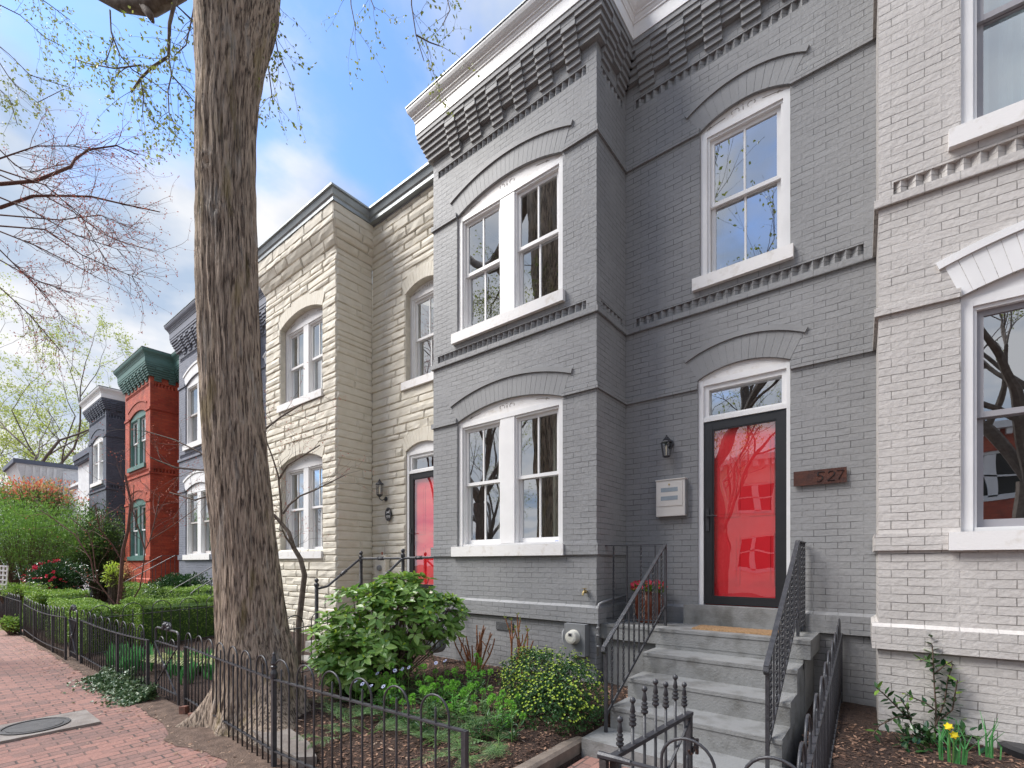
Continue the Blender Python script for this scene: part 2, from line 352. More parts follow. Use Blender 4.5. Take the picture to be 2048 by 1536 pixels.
def potm():
    m,t,n,l,b=newmat('glazed_drip_pot'); c=n.new('ShaderNodeTexCoord').outputs['Object']
    f=mrange(n,l,noise_n(n,l,c,1,5,.6,.2,(22,22,3)),.57,.72)
    l.new(mixc(n,l,f,(.13,.035,.018),(.55,.40,.30)),b.inputs['Base Color']); b.inputs['Roughness'].default_value=.18; return m
M['pot']=potm()
#BUILD
# ---------------- houses ----------------
BW=2.87; DP=.807; MWD=2.70
def Pf(u,z,d): return (u,d,z)
def Ps(u,z,d): return (-d,u,z)
def Pl(u,z,d): return (-BW+d,DP-u,z)
def Pm(u,z,d): return (u,DP+d,z)
def pbox(mb,P,u0,u1,z0,z1,d0,d1):
    n=len(mb.v)
    mb.v+=[P(u0,z0,d0),P(u1,z0,d0),P(u1,z0,d1),P(u0,z0,d1),P(u0,z1,d0),P(u1,z1,d0),P(u1,z1,d1),P(u0,z1,d1)]
    for f in ((3,2,1,0),(4,5,6,7),(0,1,5,4),(1,2,6,5),(2,3,7,6),(3,0,4,7)): mb.f.append(tuple(n+i for i in f))
def archz(u,a,b,zs,rise):
    if rise<=0: return zs
    hw=(b-a)/2; Rr=(hw*hw+rise*rise)/(2*rise); x=max(-hw,min(hw,u-(a+b)/2))
    return zs+math.sqrt(Rr*Rr-x*x)-(Rr-rise)
def panel(mb,P,u0,u1,z0,z1,ops=()):
    cur=u0
    for a,b,zb,zs,rise,dep,closed in sorted(ops):
        if a>cur: mb.quad(P(cur,z0,0),P(a,z0,0),P(a,z1,0),P(cur,z1,0))
        if zb>z0: mb.quad(P(a,z0,0),P(b,z0,0),P(b,zb,0),P(a,zb,0))
        n=18 if rise>0 else 1
        us=[a+(b-a)*i/n for i in range(n+1)]
        for i in range(n):
            p,q=us[i],us[i+1]; zp,zq=archz(p,a,b,zs,rise),archz(q,a,b,zs,rise)
            mb.quad(P(p,zp,0),P(q,zq,0),P(q,z1,0),P(p,z1,0))
            mb.quad(P(p,zp,0),P(p,zp,dep),P(q,zq,dep),P(q,zq,0))
        mb.quad(P(a,zb,0),P(a,zb,dep),P(a,zs,dep),P(a,zs,0)); mb.quad(P(b,zb,dep),P(b,zb,0),P(b,zs,0),P(b,zs,dep))
        mb.quad(P(a,zb,0),P(b,zb,0),P(b,zb,dep),P(a,zb,dep))
        if closed: mb.quad(P(a,zb,dep),P(b,zb,dep),P(b,zs,dep),P(a,zs,dep))
        cur=b
    if cur<u1: mb.quad(P(cur,z0,0),P(u1,z0,0),P(u1,z1,0),P(cur,z1,0))
def teeth(mb,P,a,b,z0,z1,dep=.043,pitch=.098):
    n=max(1,round((b-a)/pitch)); w_=(b-a)/n
    for i in range(n):
        u=a+i*w_; m=u+w_*.5
        A,B,Cc=(u+.003,dep-.001),(u+w_-.003,dep-.001),(m,.003)
        mb.quad(P(A[0],z0,A[1]),P(Cc[0],z0,Cc[1]),P(Cc[0],z1,Cc[1]),P(A[0],z1,A[1]))
        mb.quad(P(Cc[0],z0,Cc[1]),P(B[0],z0,B[1]),P(B[0],z1,B[1]),P(Cc[0],z1,Cc[1]))
def arch_ring(mb,P,a,b,zs,rise,band=.28,hood=True,mbh=None,gap=.0035):
    "voussoirs round a segmental arch and the hood mould over them"
    hw=(b-a)/2; Rr=(hw*hw+rise*rise)/(2*rise); c=(a+b)/2; zc=zs+rise-Rr
    th=math.asin(hw/Rr); n=max(6,round(2*th*Rr/.075))
    for i in range(n):
        t0=-th+2*th*i/n; t1=-th+2*th*(i+1)/n; g=gap/2/Rr; t0+=g;t1-=g; pr=-(.0012+.002*R())
        r0,r1=Rr+.001,Rr+band
        pts=[(c+math.sin(t)*r,zc+math.cos(t)*r) for t,r in ((t0,r0),(t1,r0),(t1,r1),(t0,r1))]
        k=len(mb.v); mb.v+=[P(u,z,pr) for u,z in pts]+[P(u,z,.02) for u,z in pts]
        for f in ((0,1,2,3),(0,4,5,1),(1,5,6,2),(2,6,7,3),(3,7,4,0)): mb.f.append(tuple(k+j for j in f))
    if hood:
        h=mbh or mb; th2=th*1.0+.012; n=22 ; r0,r1=Rr+band+.002,Rr+band+.062
        prev=None
        for i in range(n+1):
            t=-th2+2*th2*i/n; ring=[P(c+math.sin(t)*r,zc+math.cos(t)*r,dd) for r,dd in ((r0,.01),(r0,-.022),(r1,-.022),(r1,.01))]
            k=len(h.v); h.v+=ring
            if prev is not None:
                for j in range(4): h.f.append((prev+j,prev+(j+1)%4,k+(j+1)%4,k+j))
            else: h.f.append((k,k+1,k+2,k+3))
            prev=k
        h.f.append((prev+3,prev+2,prev+1,prev))
def sash(root,P,a,b,z0,z1,d,mt,fw=.045,munt=True,glassm=None,bot=None):
    mb=MB(); bot=bot or fw
    pbox(mb,P,a,a+fw,z0,z1,d,d+.035); pbox(mb,P,b-fw,b,z0,z1,d,d+.035)
    pbox(mb,P,a+fw,b-fw,z0,z0+bot,d+.002,d+.033); pbox(mb,P,a+fw,b-fw,z1-fw,z1,d+.002,d+.033)
    if munt: m=(a+b)/2; pbox(mb,P,m-.011,m+.011,z0+bot,z1-fw,d+.004,d+.03)
    o=mb.build('sash',mt,root)
    g=MB(); g.quad(P(a+fw,z0+bot,d+.018),P(b-fw,z0+bot,d+.018),P(b-fw,z1-fw,d+.018),P(a+fw,z1-fw,d+.018)); g.build('pane',glassm or M['glass'],root)
def curtain(root,P,a,b,z0,z1,d,mt,amp=.03,n=26):
    mb=MB(); pr=None
    for i in range(n+1):
        u=a+(b-a)*i/n; dd=d+amp*math.sin(i*1.9)+amp*.4*math.sin(i*.7)
        q=[P(u,z0,dd),P(u,z1,dd)]
        if pr: mb.quad(pr[0],q[0],q[1],pr[1])
        pr=q
    mb.build('curtain',mt,root,smooth=True)
def window(house,P,a,b,zb,zs,rise,pair=True,trim='trim',sashm='trim',munt=True,dep=.062,curt=None,tymp=None,sill=True,carve=False,sillm=None,label=None,midw=.25):
    mb=MB(); e=.012
    cw=.075; zh=zs-.015
    # casing
    pbox(mb,P,a+.002,a+cw,zb,zh,dep-.03,dep+.13); pbox(mb,P,b-cw,b-.002,zb,zh,dep-.03,dep+.13)
    pbox(mb,P,a+cw,b-cw,zh-.07,zh,dep-.028,dep+.13); pbox(mb,P,a+cw,b-cw,zb,zb+.035,dep-.02,dep+.13)
    pbox(mb,P,a+cw,b-cw,zh-.10,zh-.07,dep-.008,dep+.13)
    pbox(mb,P,a+cw,a+cw+.025,zb+.035,zh-.10,dep-.005,dep+.13); pbox(mb,P,b-cw-.025,b-cw,zb+.035,zh-.10,dep-.005,dep+.13)
    win=mb.build('window',M[trim],house)
    if label: win['label']=label
    t=MB(); n=18
    us=[a+(b-a)*i/n for i in range(n+1)]
    for i in range(n): 
        p,q=us[i],us[i+1]; zp,zq=archz(p,a,b,zs,rise),archz(q,a,b,zs,rise)
        t.quad(P(p,zh,dep-.02),P(q,zh,dep-.02),P(q,zq+.01,dep-.02),P(p,zp+.01,dep-.02))
    t.quad(P(a,zh,dep-.02),P(b,zh,dep-.02),P(b,zh,dep+.1),P(a,zh,dep+.1))
    t.build('arched_head',M[tymp or trim],win)
    zm=zb+.035+(zh-.10-zb-.035)*.52
    spans=[(a+cw+.025,b-cw-.025)]
    if pair:
        c=(a+b)/2; m=MB(); pbox(m,P,c-midw/2,c+midw/2,zb+.03,zh-.07,dep-.022,dep+.13)
        pbox(m,P,c-midw/2-.022,c-midw/2,zb+.035,zh-.10,dep-.003,dep+.13); pbox(m,P,c+midw/2,c+midw/2+.022,zb+.035,zh-.10,dep-.003,dep+.13)
        m.build('mullion',M[trim],win)
        spans=[(a+cw+.025,c-midw/2-.022),(c+midw/2+.022,b-cw-.025)]
    for p,q in spans:
        sash(win,P,p,q,zm-.02,zh-.10,dep+.03,M[sashm],munt=munt)
        sash(win,P,p+.004,q-.004,zb+.036,zm+.02,dep+.068,M[sashm],munt=munt,bot=.065)
    if sill:
        s=MB(); pbox(s,P,a-.075,b+.035,zb-.145,zb,-.055,dep+.1); s.build('sill',M[sillm or ('trimold' if trim=='trim' else trim)],win)
    if carve:
        k=MB(); c=(a+b)/2; z=zs+rise*.42; dd=dep-.022
        def arc(cx,cz,r,t0,t1,th=.0035): k.tube([P(cx+math.cos(t0+(t1-t0)*i/7)*r,cz+math.sin(t0+(t1-t0)*i/7)*r,dd) for i in range(8)],th,4)
        k.tube([P(c-.004,z+.018,dd),P(c-.004,z-.02,dd)],.005,4); k.ball(P(c-.004,z+.038,dd),.006,6)
        arc(c-.075,z,.03,-.6,2.2); arc(c+.075,z,.03,.9,3.9); arc(c+.105,z+.005,.02,-1,1.2); arc(c-.11,z+.006,.02,2,4.2)
        for sg in (-1,1):
            x=c+sg*(b-a)*.33; zz_=archz(x,a,b,zs,rise)-.05
            k.tube([P(x-sg*.12,zz_+.02,dd),P(x,zz_+.004,dd),P(x+sg*.09,zz_-.018,dd)],.0035,4); arc(x+sg*.05,zz_-.01,.014,0,4)
        k.build('carving',M['carve'],win)
    # room behind
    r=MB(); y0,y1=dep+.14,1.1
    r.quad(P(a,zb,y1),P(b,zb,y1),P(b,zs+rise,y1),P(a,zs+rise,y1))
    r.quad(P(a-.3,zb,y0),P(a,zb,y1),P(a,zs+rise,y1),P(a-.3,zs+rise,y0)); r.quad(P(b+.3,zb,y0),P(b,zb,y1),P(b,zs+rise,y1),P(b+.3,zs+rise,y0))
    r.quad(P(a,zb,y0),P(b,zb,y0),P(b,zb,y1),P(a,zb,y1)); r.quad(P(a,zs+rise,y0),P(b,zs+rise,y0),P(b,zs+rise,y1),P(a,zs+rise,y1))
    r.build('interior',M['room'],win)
    if curt=='side':
        for p,q in spans: curtain(win,P,q-.26,q,zb,zh,dep+.26,M['curtain'])
    elif curt=='both':
        for p,q in spans: curtain(win,P,q-.2,q,zb,zh,dep+.26,M['curtain']); curtain(win,P,p,p+.16,zb,zh,dep+.26,M['curtain'])
    elif curt=='full':
        for p,q in spans: curtain(win,P,p,q,zb,zh,dep+.22,M['blind'],.012)
    return win
M['sashgray']=plain('gray_sash_paint',(.33,.32,.335),.45,.04,4,.05,30)
M['carve']=plain('dark_carving_line',(.36,.32,.28),.8,.1,9,0)  # darker tone for the thin raised lines that draw the scrolls
def band(mb,z0,z1,o,front,main,side=True,left=True,d1=.01):
    for a,b in front: pbox(mb,Pf,a-(o if a<=-BW else 0),b+(o if b>=0 else 0),z0,z1,-o,d1)
    if side: pbox(mb,Ps,.0+d1,DP-(o if main else 0),z0,z1,-o,d1)
    if left: pbox(mb,Pl,.02,DP-d1,z0,z1,-o,d1)
    for a,b in main: pbox(mb,Pm,a if a>0 else 0,b,z0,z1,-o,d1)
def course_bank(mb,P,u0,z0,w_,k0,k1,step,ch=.0686,p0=0):
    for k in range(k0,k1): pbox(mb,P,u0,u0+w_,z0+k*ch+.012,z0+(k+1)*ch,-(p0+step*(k-k0+1)),.01)
def corbels(mb,z0=7.86,step=.027,w_=.205):
    ch=.0686; T=6
    pr=lambda k,off:step*(k-off+1)
    def run(P,u_from,u_to,startA=True,rev=False):
        u=u_from; A=startA
        while abs(u_to-u)>.02:
            v=u+(w_ if u_to>u else -w_)
            if (u_to>u and v>u_to) or (u_to<u and v<u_to): v=u_to
            a,b=min(u,v),max(u,v)
            if A:
                for k in range(0,T): pbox(mb,P,a+.002,b-.002,z0+k*ch+.006,z0+(k+1)*ch,-step*(k+1),.01)
                pbox(mb,P,a+.002,b-.002,z0+T*ch,z0+(T+1)*ch,-step*T-.003,.01)
                for k in range(0,T): pbox(mb,P,a+.008,b-.008,z0+k*ch,z0+k*ch+.006,-max(step*(k)-.004,.001),.009)
            else:
                for k in range(2,T+1): pbox(mb,P,a,b,z0+k*ch+.006,z0+(k+1)*ch,-step*(k+.35),.008)
                for k in range(2,T+1): pbox(mb,P,a+.001,b-.001,z0+k*ch,z0+k*ch+.006,-max(step*(k-.65)-.004,.001),.007)
            u=v; A=not A
    # corner stack (wraps both faces)
    for k in range(2,T+1):
        o=step*(k+.35); o2=max(step*(k-.65)-.004,.001)
        mb.box(-w_,o,-o,.01,z0+k*ch+.006,z0+(k+1)*ch); mb.box(-.01,o,.0101,.11,z0+k*ch+.006,z0+(k+1)*ch)
        mb.box(-w_+.006,o2,-o2,.009,z0+k*ch,z0+k*ch+.006); mb.box(-.009,o2,.0091,.104,z0+k*ch,z0+k*ch+.006)
        mb.box(-BW-o,-BW+w_,-o,.01,z0+k*ch+.006,z0+(k+1)*ch); mb.box(-BW-o,-BW+.01,.0101,.11,z0+k*ch+.006,z0+(k+1)*ch)
        mb.box(-BW-o2,-BW+w_-.006,-o2,.009,z0+k*ch,z0+k*ch+.006)
    run(Pf,-w_,-BW+w_,True); run(Ps,.11,DP-.0,True); run(Pl,DP-.11,.0,True); run(Pm,.0,MWD-.02,False)
def path(o): return [(-BW-o,DP+.3),(-BW-o,-o),(o,-o),(o,DP-o),(MWD,DP-o)]
def sweep(mb,prof):
    for (o0,z0),(o1,z1) in zip(prof,prof[1:]):
        a=path(o0); b=path(o1)
        for i in range(4): mb.quad((*a[i],z0),(*a[i+1],z0),(*b[i+1],z1),(*b[i],z1))
CORN=[(.02,8.40),(.195,8.40),(.195,8.575),(.207,8.58),(.207,8.60),(.218,8.618),(.226,8.645),(.24,8.652),(.24,8.668),(.262,8.69),(.285,8.725),(.298,8.765),(.30,8.79),(.0,8.80)]
GZ=dict(ledge=1.81,b1=3.81,mid=4.73,b2=6.90)
def brick_house(loc,rz,label,wall='gray',plainm='grayp',trim='trim',cornm='trim',corbm=None,archm=None,door=None,winargs={},tymp='trimold',curts=('side','side','side'),side_label=None,sashm=None,munt=True,topm=None,sillm=None):
    root=thing('row_house',loc,label,'house','brick row houses along the street',rz)
    corbm=corbm or plainm; archm=archm or plainm; sashm=sashm or trim
    wl=MB(); a,b=-2.35,-.48; ma,mb_=.963,1.924; da,db=.939,1.924
    lowop=[(a,b,1.95,3.82,.165,.13,False)]; upop=[(a,b,5.15,6.915,.175,.13,False)]
    ztop=8.42
    # bay front in bands
    panel(wl,Pf,-BW,0,-.1,4.80,lowop)
    panel(wl,Pf,-BW,0,4.80,4.92,[(-2.77,-.145,4.80,4.92,0,.045,True)])
    panel(wl,Pf,-BW,0,4.92,7.69,upop)
    panel(wl,Pf,-BW,0,7.69,7.80,[(-2.76,-.145,7.69,7.80,0,.045,True)])
    panel(wl,Pf,-BW,0,7.80,ztop)
    teeth(wl,Pf,-2.77,-.145,4.80,4.92); teeth(wl,Pf,-2.76,-.145,7.69,7.80)
    for P in (Ps,Pl):
        s0,s1=(.11,.71)
        panel(wl,P,0,DP,-.1,4.80); panel(wl,P,0,DP,4.80,4.92,[(s0,s1,4.80,4.92,0,.045,True)]); panel(wl,P,0,DP,4.92,7.69)
        panel(wl,P,0,DP,7.69,7.80,[(s0,s1,7.69,7.80,0,.045,True)]); panel(wl,P,0,DP,7.80,ztop)
        teeth(wl,P,s0,s1,4.80,4.92); teeth(wl,P,s0,s1,7.69,7.80)
    panel(wl,Pm,0,MWD,-.1,4.80,[(da,db,1.20,3.925,.115,.13,False)])
    panel(wl,Pm,0,MWD,4.80,4.92,[(.148,2.57,4.80,4.92,0,.045,True)])
    panel(wl,Pm,0,MWD,4.92,7.69,[(ma,mb_,5.15,6.925,.125,.13,False)])
    panel(wl,Pm,0,MWD,7.69,7.80,[(.14,2.57,7.69,7.80,0,.045,True)])
    panel(wl,Pm,0,MWD,7.80,ztop)
    teeth(wl,Pm,.148,2.57,4.80,4.92); teeth(wl,Pm,.14,2.57,7.69,7.80)
    # water table
    for z0,z1,o in ((.977,1.165,.045),): band(wl,z0,z1,o,[(-BW,0)],[(0,MWD)])
    for P,u0,u1 in ((Pf,-BW-.045,.045),(Ps,.0,DP-.045),(Pm,.045,MWD),(Pl,0,DP)):
        wl.quad(P(u0,1.165,-.045),P(u1,1.165,-.045),P(u1,1.195,-.001),P(u0,1.195,-.001))
    wall_=wl.build('wall',M[wall],root)
    for z0,z1,o,pcs in ((1.81,1.95,.03,[([(-BW,a-.077)],[],False,True),([(b+.037,0)],[],True,False)]),
        (3.81,3.88,.028,[([(-BW,a)],[],False,True),([(b,0)],[(0,da)],True,False),([],[(db,MWD)],False,False)]),
        (4.73,4.80,.03,[([(-BW,0)],[(0,MWD)],True,True)]),
        (6.90,6.97,.028,[([(-BW,a)],[],False,True),([(b,0)],[(0,ma)],True,False),([],[(mb_,MWD)],False,False)])):
        for fr_,mn_,sd2,lf2 in pcs:
            bl=MB(); band(bl,z0,z1,o,fr_,mn_,sd2,lf2); bl.build('belt_course',M[wall],root)
    for P,x0,x1,zs,rise in ((Pf,a,b,3.82,.165),(Pf,a,b,6.915,.175),(Pm,da,db,3.925,.115),(Pm,ma,mb_,6.925,.125)):
        ar=MB(); hd=MB(); arch_ring(ar,P,x0,x1,zs,rise,.28,True,hd); q=ar.build('brick_arch',M[archm],root); hd.build('hood_mould',M[archm],q)
    cb_=MB(); corbels(cb_); 
    band(cb_,8.335,8.415,.185,[(-BW,0)],[(0,MWD)])
    cb_.build('corbel_table',M[corbm],root)
    cn=MB(); sweep(cn,CORN); cn.build('cornice',M[cornm],root)
    rf=MB(); rf.box(-BW,0,.0,9,8.35,8.45); rf.box(0,MWD,DP,9,8.351,8.449); rf.box(-BW-.31,.31,-.31,.9,8.802,8.82); rf.box(0.31,MWD,.50,9,8.802,8.82); rf.build('roof',M[topm or 'zinc'],root)
    bd=MB(); bd.box(-BW+.02,MWD-.02,1.9,9,-.1,8.35); bd.build('rear_wall',M[plainm],root)
    wa=dict(trim=trim,sashm=sashm,munt=munt,tymp=tymp,sillm=sillm); wa.update(winargs)
    window(root,Pf,a,b,1.95,3.82,.165,True,curt=curts[0],**wa)
    window(root,Pf,a,b,5.15,6.915,.175,True,curt=curts[1],**wa)
    wa2=dict(wa); window(root,Pm,ma,mb_,5.15,6.925,.125,False,curt=curts[2],**wa2)
    doorway(root,Pm,da,db,1.20,3.925,.115,trim,tymp,door)
    return root
def doorway(root,P,a,b,zb,zs,rise,trim,tymp,door,full=True):
    fr=MB(); d=.035
    zt=3.41
    pbox(fr,P,a+.002,a+.06,zb,zs-.01,d-.01,.2); pbox(fr,P,b-.04,b-.002,zb,zs-.01,d-.01,.2)
    pbox(fr,P,a+.06,b-.04,zt,zt+.05,d-.005,.2); pbox(fr,P,a+.06,b-.04,zs-.075,zs-.01,d-.005,.2)
    pbox(fr,P,a+.06,a+.115,zt+.05,zs-.075,d+.02,.2); pbox(fr,P,b-.09,b-.04,zt+.05,zs-.075,d+.02,.2)
    pbox(fr,P,a+.115,b-.09,zs-.13,zs-.075,d+.022,.2); pbox(fr,P,a+.115,b-.09,zt+.05,zt+.075,d+.022,.2)
    f=fr.build('door_frame',M[trim],root)
    t=MB(); n=14; us=[a+(b-a)*i/n for i in range(n+1)]
    for i in range(n):
        p,q=us[i],us[i+1]
        t.quad(P(p,zs-.01,d),P(q,zs-.01,d),P(q,archz(q,a,b,zs,rise)+.01,d),P(p,archz(p,a,b,zs,rise)+.01,d))
    t.build('arched_head',M[tymp],f)
    g=MB(); g.quad(P(a+.115,zt+.075,.12),P(b-.09,zt+.075,.12),P(b-.09,zs-.13,.12),P(a+.115,zs-.13,.12)); g.build('transom_pane',M['glass'],f)
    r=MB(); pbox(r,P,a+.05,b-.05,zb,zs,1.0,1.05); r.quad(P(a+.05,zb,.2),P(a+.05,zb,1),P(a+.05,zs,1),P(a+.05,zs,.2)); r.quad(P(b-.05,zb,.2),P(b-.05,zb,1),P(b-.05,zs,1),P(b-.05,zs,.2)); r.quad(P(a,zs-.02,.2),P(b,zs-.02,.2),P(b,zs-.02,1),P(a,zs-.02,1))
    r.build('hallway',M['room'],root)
    if door=='storm':
        dd=MB(); x0,x1=a+.06,b-.04; z0,z1=zb+.012,zt-.004
        pbox(dd,P,x0+.002,x0+.10,z0,z1,.045,.085); pbox(dd,P,x1-.10,x1-.002,z0,z1,.045,.085)
        pbox(dd,P,x0+.10,x1-.10,z1-.098,z1,.047,.083); pbox(dd,P,x0+.10,x1-.10,z0,z0+.085,.047,.083)
        # inner bead
        for q in ((x0+.10,x0+.114,z0+.085,z1-.098),(x1-.114,x1-.10,z0+.085,z1-.098)): pbox(dd,P,*q,.052,.075)
        pbox(dd,P,x0+.114,x1-.114,z1-.112,z1-.098,.052,.075); pbox(dd,P,x0+.114,x1-.114,z0+.085,z0+.099,.052,.075)
        sd_=dd.build('storm_door',M['black'],root)
        g=MB(); g.quad(P(x0+.114,z0+.099,.066),P(x1-.114,z0+.099,.066),P(x1-.114,z1-.112,.066),P(x0+.114,z1-.112,.066)); g.build('pane',M['glassd'],sd_)
        h=MB(); pbox(h,P,x0+.028,x0+.062,z0+.88,z0+1.15,.03,.045); h.tube([P(x0+.045,z0+1.055,.045),P(x0+.045,z0+1.055,0),P(x0+.075,z0+1.058,-.012),P(x0+.12,z0+1.062,-.012),P(x0+.155,z0+1.05,-.01)],[.012,.011,.009,.008,.007],6)
        h.build('handle',M['iron'],sd_)
        rd=MB(); pbox(rd,P,x0,x1,zb,zt,.105,.15)
        w_=(x1-x0-.36)/2
        for (pz0,pz1) in ((zb+.25,zb+.85),(zb+1.05,zb+1.95)):
            for u in (x0+.13,x0+.23+w_):
                pbox(rd,P,u,u+w_,pz0,pz1,.098,.106); pbox(rd,P,u+.04,u+w_-.04,pz0+.04,pz1-.04,.092,.099)
        rd.build('front_door',M['reddoor'],root)
    else:
        rd=MB(); pbox(rd,P,a+.06,b-.04,zb,zt,.10,.15); rd.build('front_door',M[door or 'black'],root)

gray=brick_house((-2.798,5.193,0),0,'dark gray painted brick row house with white cornice and red door behind black storm door','gray','grayp',door='storm',winargs=dict(carve=True),curts=('side',None,None))
NX,NY,NR=-.094,5.193,math.radians(2.37)
nb=brick_house((NX+BW*math.cos(NR),NY+BW*math.sin(NR),0),NR,'light gray painted brick house at the right edge with white window arch','light','lightp',archm='trim',sashm='sashgray',munt=False,tymp='trim',curts=(None,'full','full'),door='black')
hA=brick_house((-2.798-11.175,5.193,0),0,'slate gray painted brick house partly hidden behind the big tree trunk','slate','slatep',cornm='slatep',archm='trim',sashm='lightp',munt=False,tymp='trim',curts=('both','full',None),door='black')
hR=brick_house((-2.798-16.762,5.193,0),0,'red brick house with green cornice and green window frames','redb','redp',trim='green',cornm='green',corbm='green',archm='redp',sashm='trim',munt=False,tymp='green',curts=('both','full',None),door='black',sillm='green')
hB=brick_house((-2.798-22.35,5.193,0),0,'navy painted brick house with white cornice beyond the red brick house','navy','navyp',archm='navyp',sashm='trim',munt=False,tymp='trim',curts=('both','full',None),door='black')
# ---- cream cast-stone house ----
def stones(mb,P,u0,u1,z0,z1,ops=(),seed=1,flare=None,fl_ends=(0,0)):
    "rock-faced blocks laid in courses of uneven height; each block is its own bulging face"
    rg=random.Random(seed); z=z0
    def cut(us,ue,zm):
        segs=[(us,ue)]
        for a,b,zb,zs,rise,ring in ops:
            if zb<zm<zs+rise+ring:
                if zm<zs: ca,cb=a,b
                else:
                    hw=(b-a)/2; Rr=(hw*hw+rise*rise)/(2*rise)+ring; zc=zs+rise-((hw*hw+rise*rise)/(2*rise)); q=Rr*Rr-(zm-zc)**2
                    if q<=0: continue
                    h=min(math.sqrt(q),hw+ring*.35); ca,cb=(a+b)/2-h,(a+b)/2+h
                ns=[]
                for s,e in segs:
                    if cb<=s or ca>=e: ns.append((s,e)); continue
                    if ca-s>.01: ns.append((s,ca))
                    if e-cb>.01: ns.append((cb,e))
                segs=ns
        return segs
    def PP(u,zz_,d):
        f=flare(zz_) if flare else 0
        if f:
            if fl_ends[1] and u>u1-.6: u=u+f*(u-(u1-.6))/.6*fl_ends[1]
            if fl_ends[0] and u<u0+.6: u=u-f*((u0+.6)-u)/.6*fl_ends[0]
        return P(u,zz_,d-f)
    while z<z1-.02:
        h=rg.choice((.105,.13,.15,.17)); 
        if z+h>z1-.06: h=z1-z
        segs=cut(u0,u1,z+h/2)
        for s,e in segs:
            u=s
            while u<e-.005:
                L=rg.uniform(.36,.95); 
                if u+L>e-.14: L=e-u
                if False : parts=[(z,z+h*.5),(z+h*.5,z+h)]
                else: parts=[(z,z+h)]
                for za,zb in parts:
                    g=.0028; nu,nz_=6,4; base=len(mb.v); bulge=rg.uniform(.010,.028); ox,oz=rg.random()*50,rg.random()*50
                    for j in range(nz_+1):
                        for i in range(nu+1):
                            fu,fz=i/nu,j/nz_; uu=u+g+(L-2*g)*(fu if 0<i<nu else fu); zz_=za+g+(zb-za-2*g)*fz
                            if i==1: uu=u+g+min(.022,L*.12)
                            if i==nu-1: uu=u+L-g-min(.022,L*.12)
                            if j==1: zz_=za+g+.016
                            if j==nz_-1: zz_=zb-g-.014
                            if i in(0,nu) or j in(0,nz_): dd=.004
                            else:
                                nn=noise.noise(Vector((uu*5+ox,zz_*9+oz,seed))); dd=-(bulge*(.45+.55*(1 if j==nz_//2 else .55))+nn*.018)
                                dd=min(dd,-.004)
                            mb.v.append(PP(uu,zz_,dd))
                    for j in range(nz_):
                        for i in range(nu):
                            k=base+j*(nu+1)+i; mb.f.append((k,k+1,k+nu+2,k+nu+1))
                u+=L
        z+=h
def cream_house():
    x0=-8.385
    root=thing('row_house',(x0,5.193,0),'cream cast-stone fronted house with black lantern and red door beside the dark gray house','house','brick row houses along the street')
    a,b=-2.2,-.50; ma,mb_=1.06,2.03
    fl=lambda z:0 if z<7.75 else (.17*min(1,(z-7.75)/.42) if z<8.2 else .17)
    st=MB(); bk=MB(); rc=.26
    lo=[(a,b,1.95,3.81,.18,rc)]; up=[(a,b,5.16,6.83,.18,rc)]
    stones(st,Pf,-BW,0,-.05,8.5,lo+up,11,fl,(1,1)); stones(st,Ps,0,DP,-.05,8.5,(),12,fl,(1,0)); stones(st,Pl,0,DP,-.05,8.5,(),13,fl,(0,1))
    stones(st,Pm,0,MWD,-.05,8.5,[(ma,mb_,1.2,3.84,.13,rc),(ma,mb_,5.16,6.85,.13,rc)],14,lambda z:fl(z)*.5,(0,0))
    # joint bed behind the blocks
    for P,u0,u1,ops in ((Pf,-BW,0,[(a,b,1.95,3.81,.18)]),(Pf,-BW,0,[(a,b,5.16,6.83,.18)]),(Pm,0,MWD,[(ma,mb_,1.2,3.84,.13)]),(Pm,0,MWD,[(ma,mb_,5.16,6.85,.13)])):
        z0,z1=(-.1,4.6) if ops[0][2]<3 else (4.6,8.5)
        panel(bk,(lambda P:(lambda u,z,d:P(u,z,d+.003-(fl(z) if P is Pf else fl(z)*.5)*0)))(P),u0,u1,z0,z1,[(*o,.16,False) for o in ops])
    panel(bk,lambda u,z,d:Ps(u,z,d+.003),0,DP,-.1,8.5); panel(bk,lambda u,z,d:Pl(u,z,d+.003),0,DP,-.1,8.5)
    st.build('wall',M['formstone'],root); bk.build('wall_bed',M['formjoint'],root)
    for P,p,q,zs,rise in ((Pf,a,b,3.81,.18),(Pf,a,b,6.83,.18),(Pm,ma,mb_,3.84,.13),(Pm,ma,mb_,6.85,.13)):
        ar=MB(); arch_ring(ar,lambda u,z,d:P(u,z,d-.012),p,q,zs,rise,rc,False); ar.build('stone_arch',M['formstone'],root)
    cn=MB(); sweep(cn,[(.10,8.49),(.20,8.49),(.20,8.56),(.225,8.58),(.25,8.66),(.25,8.68),(.285,8.685),(.285,8.72),(.0,8.73)]); cn.build('gutter',M['zinc'],root)
    rf=MB(); rf.box(-BW-.1,.15,-.15,.9,8.46,8.60); rf.box(.15,MWD,.7,9,8.46,8.60); rf.box(-BW-.26,.26,-.26,.9,8.722,8.74); rf.box(.26,MWD,.56,9,8.722,8.74); rf.build('roof',M['roof'],root)
    bd=MB(); bd.box(-BW+.02,MWD-.02,1.9,9,-.1,8.35); bd.build('rear_wall',M['formjoint'],root)
    for P,p,q,zb,zs,rise,pr,cu in ((Pf,a,b,1.95,3.81,.18,True,'both'),(Pf,a,b,5.16,6.83,.18,True,'full'),(Pm,ma,mb_,5.16,6.85,.13,False,None)):
        window(root,P,p,q,zb,zs,rise,pr,dep=.14,curt=cu,carve=True,midw=.2,tymp='trim')
    doorway(root,Pm,ma,mb_,1.2,3.84,.13,'trim','trim','storm')
    return root
cream=cream_house()
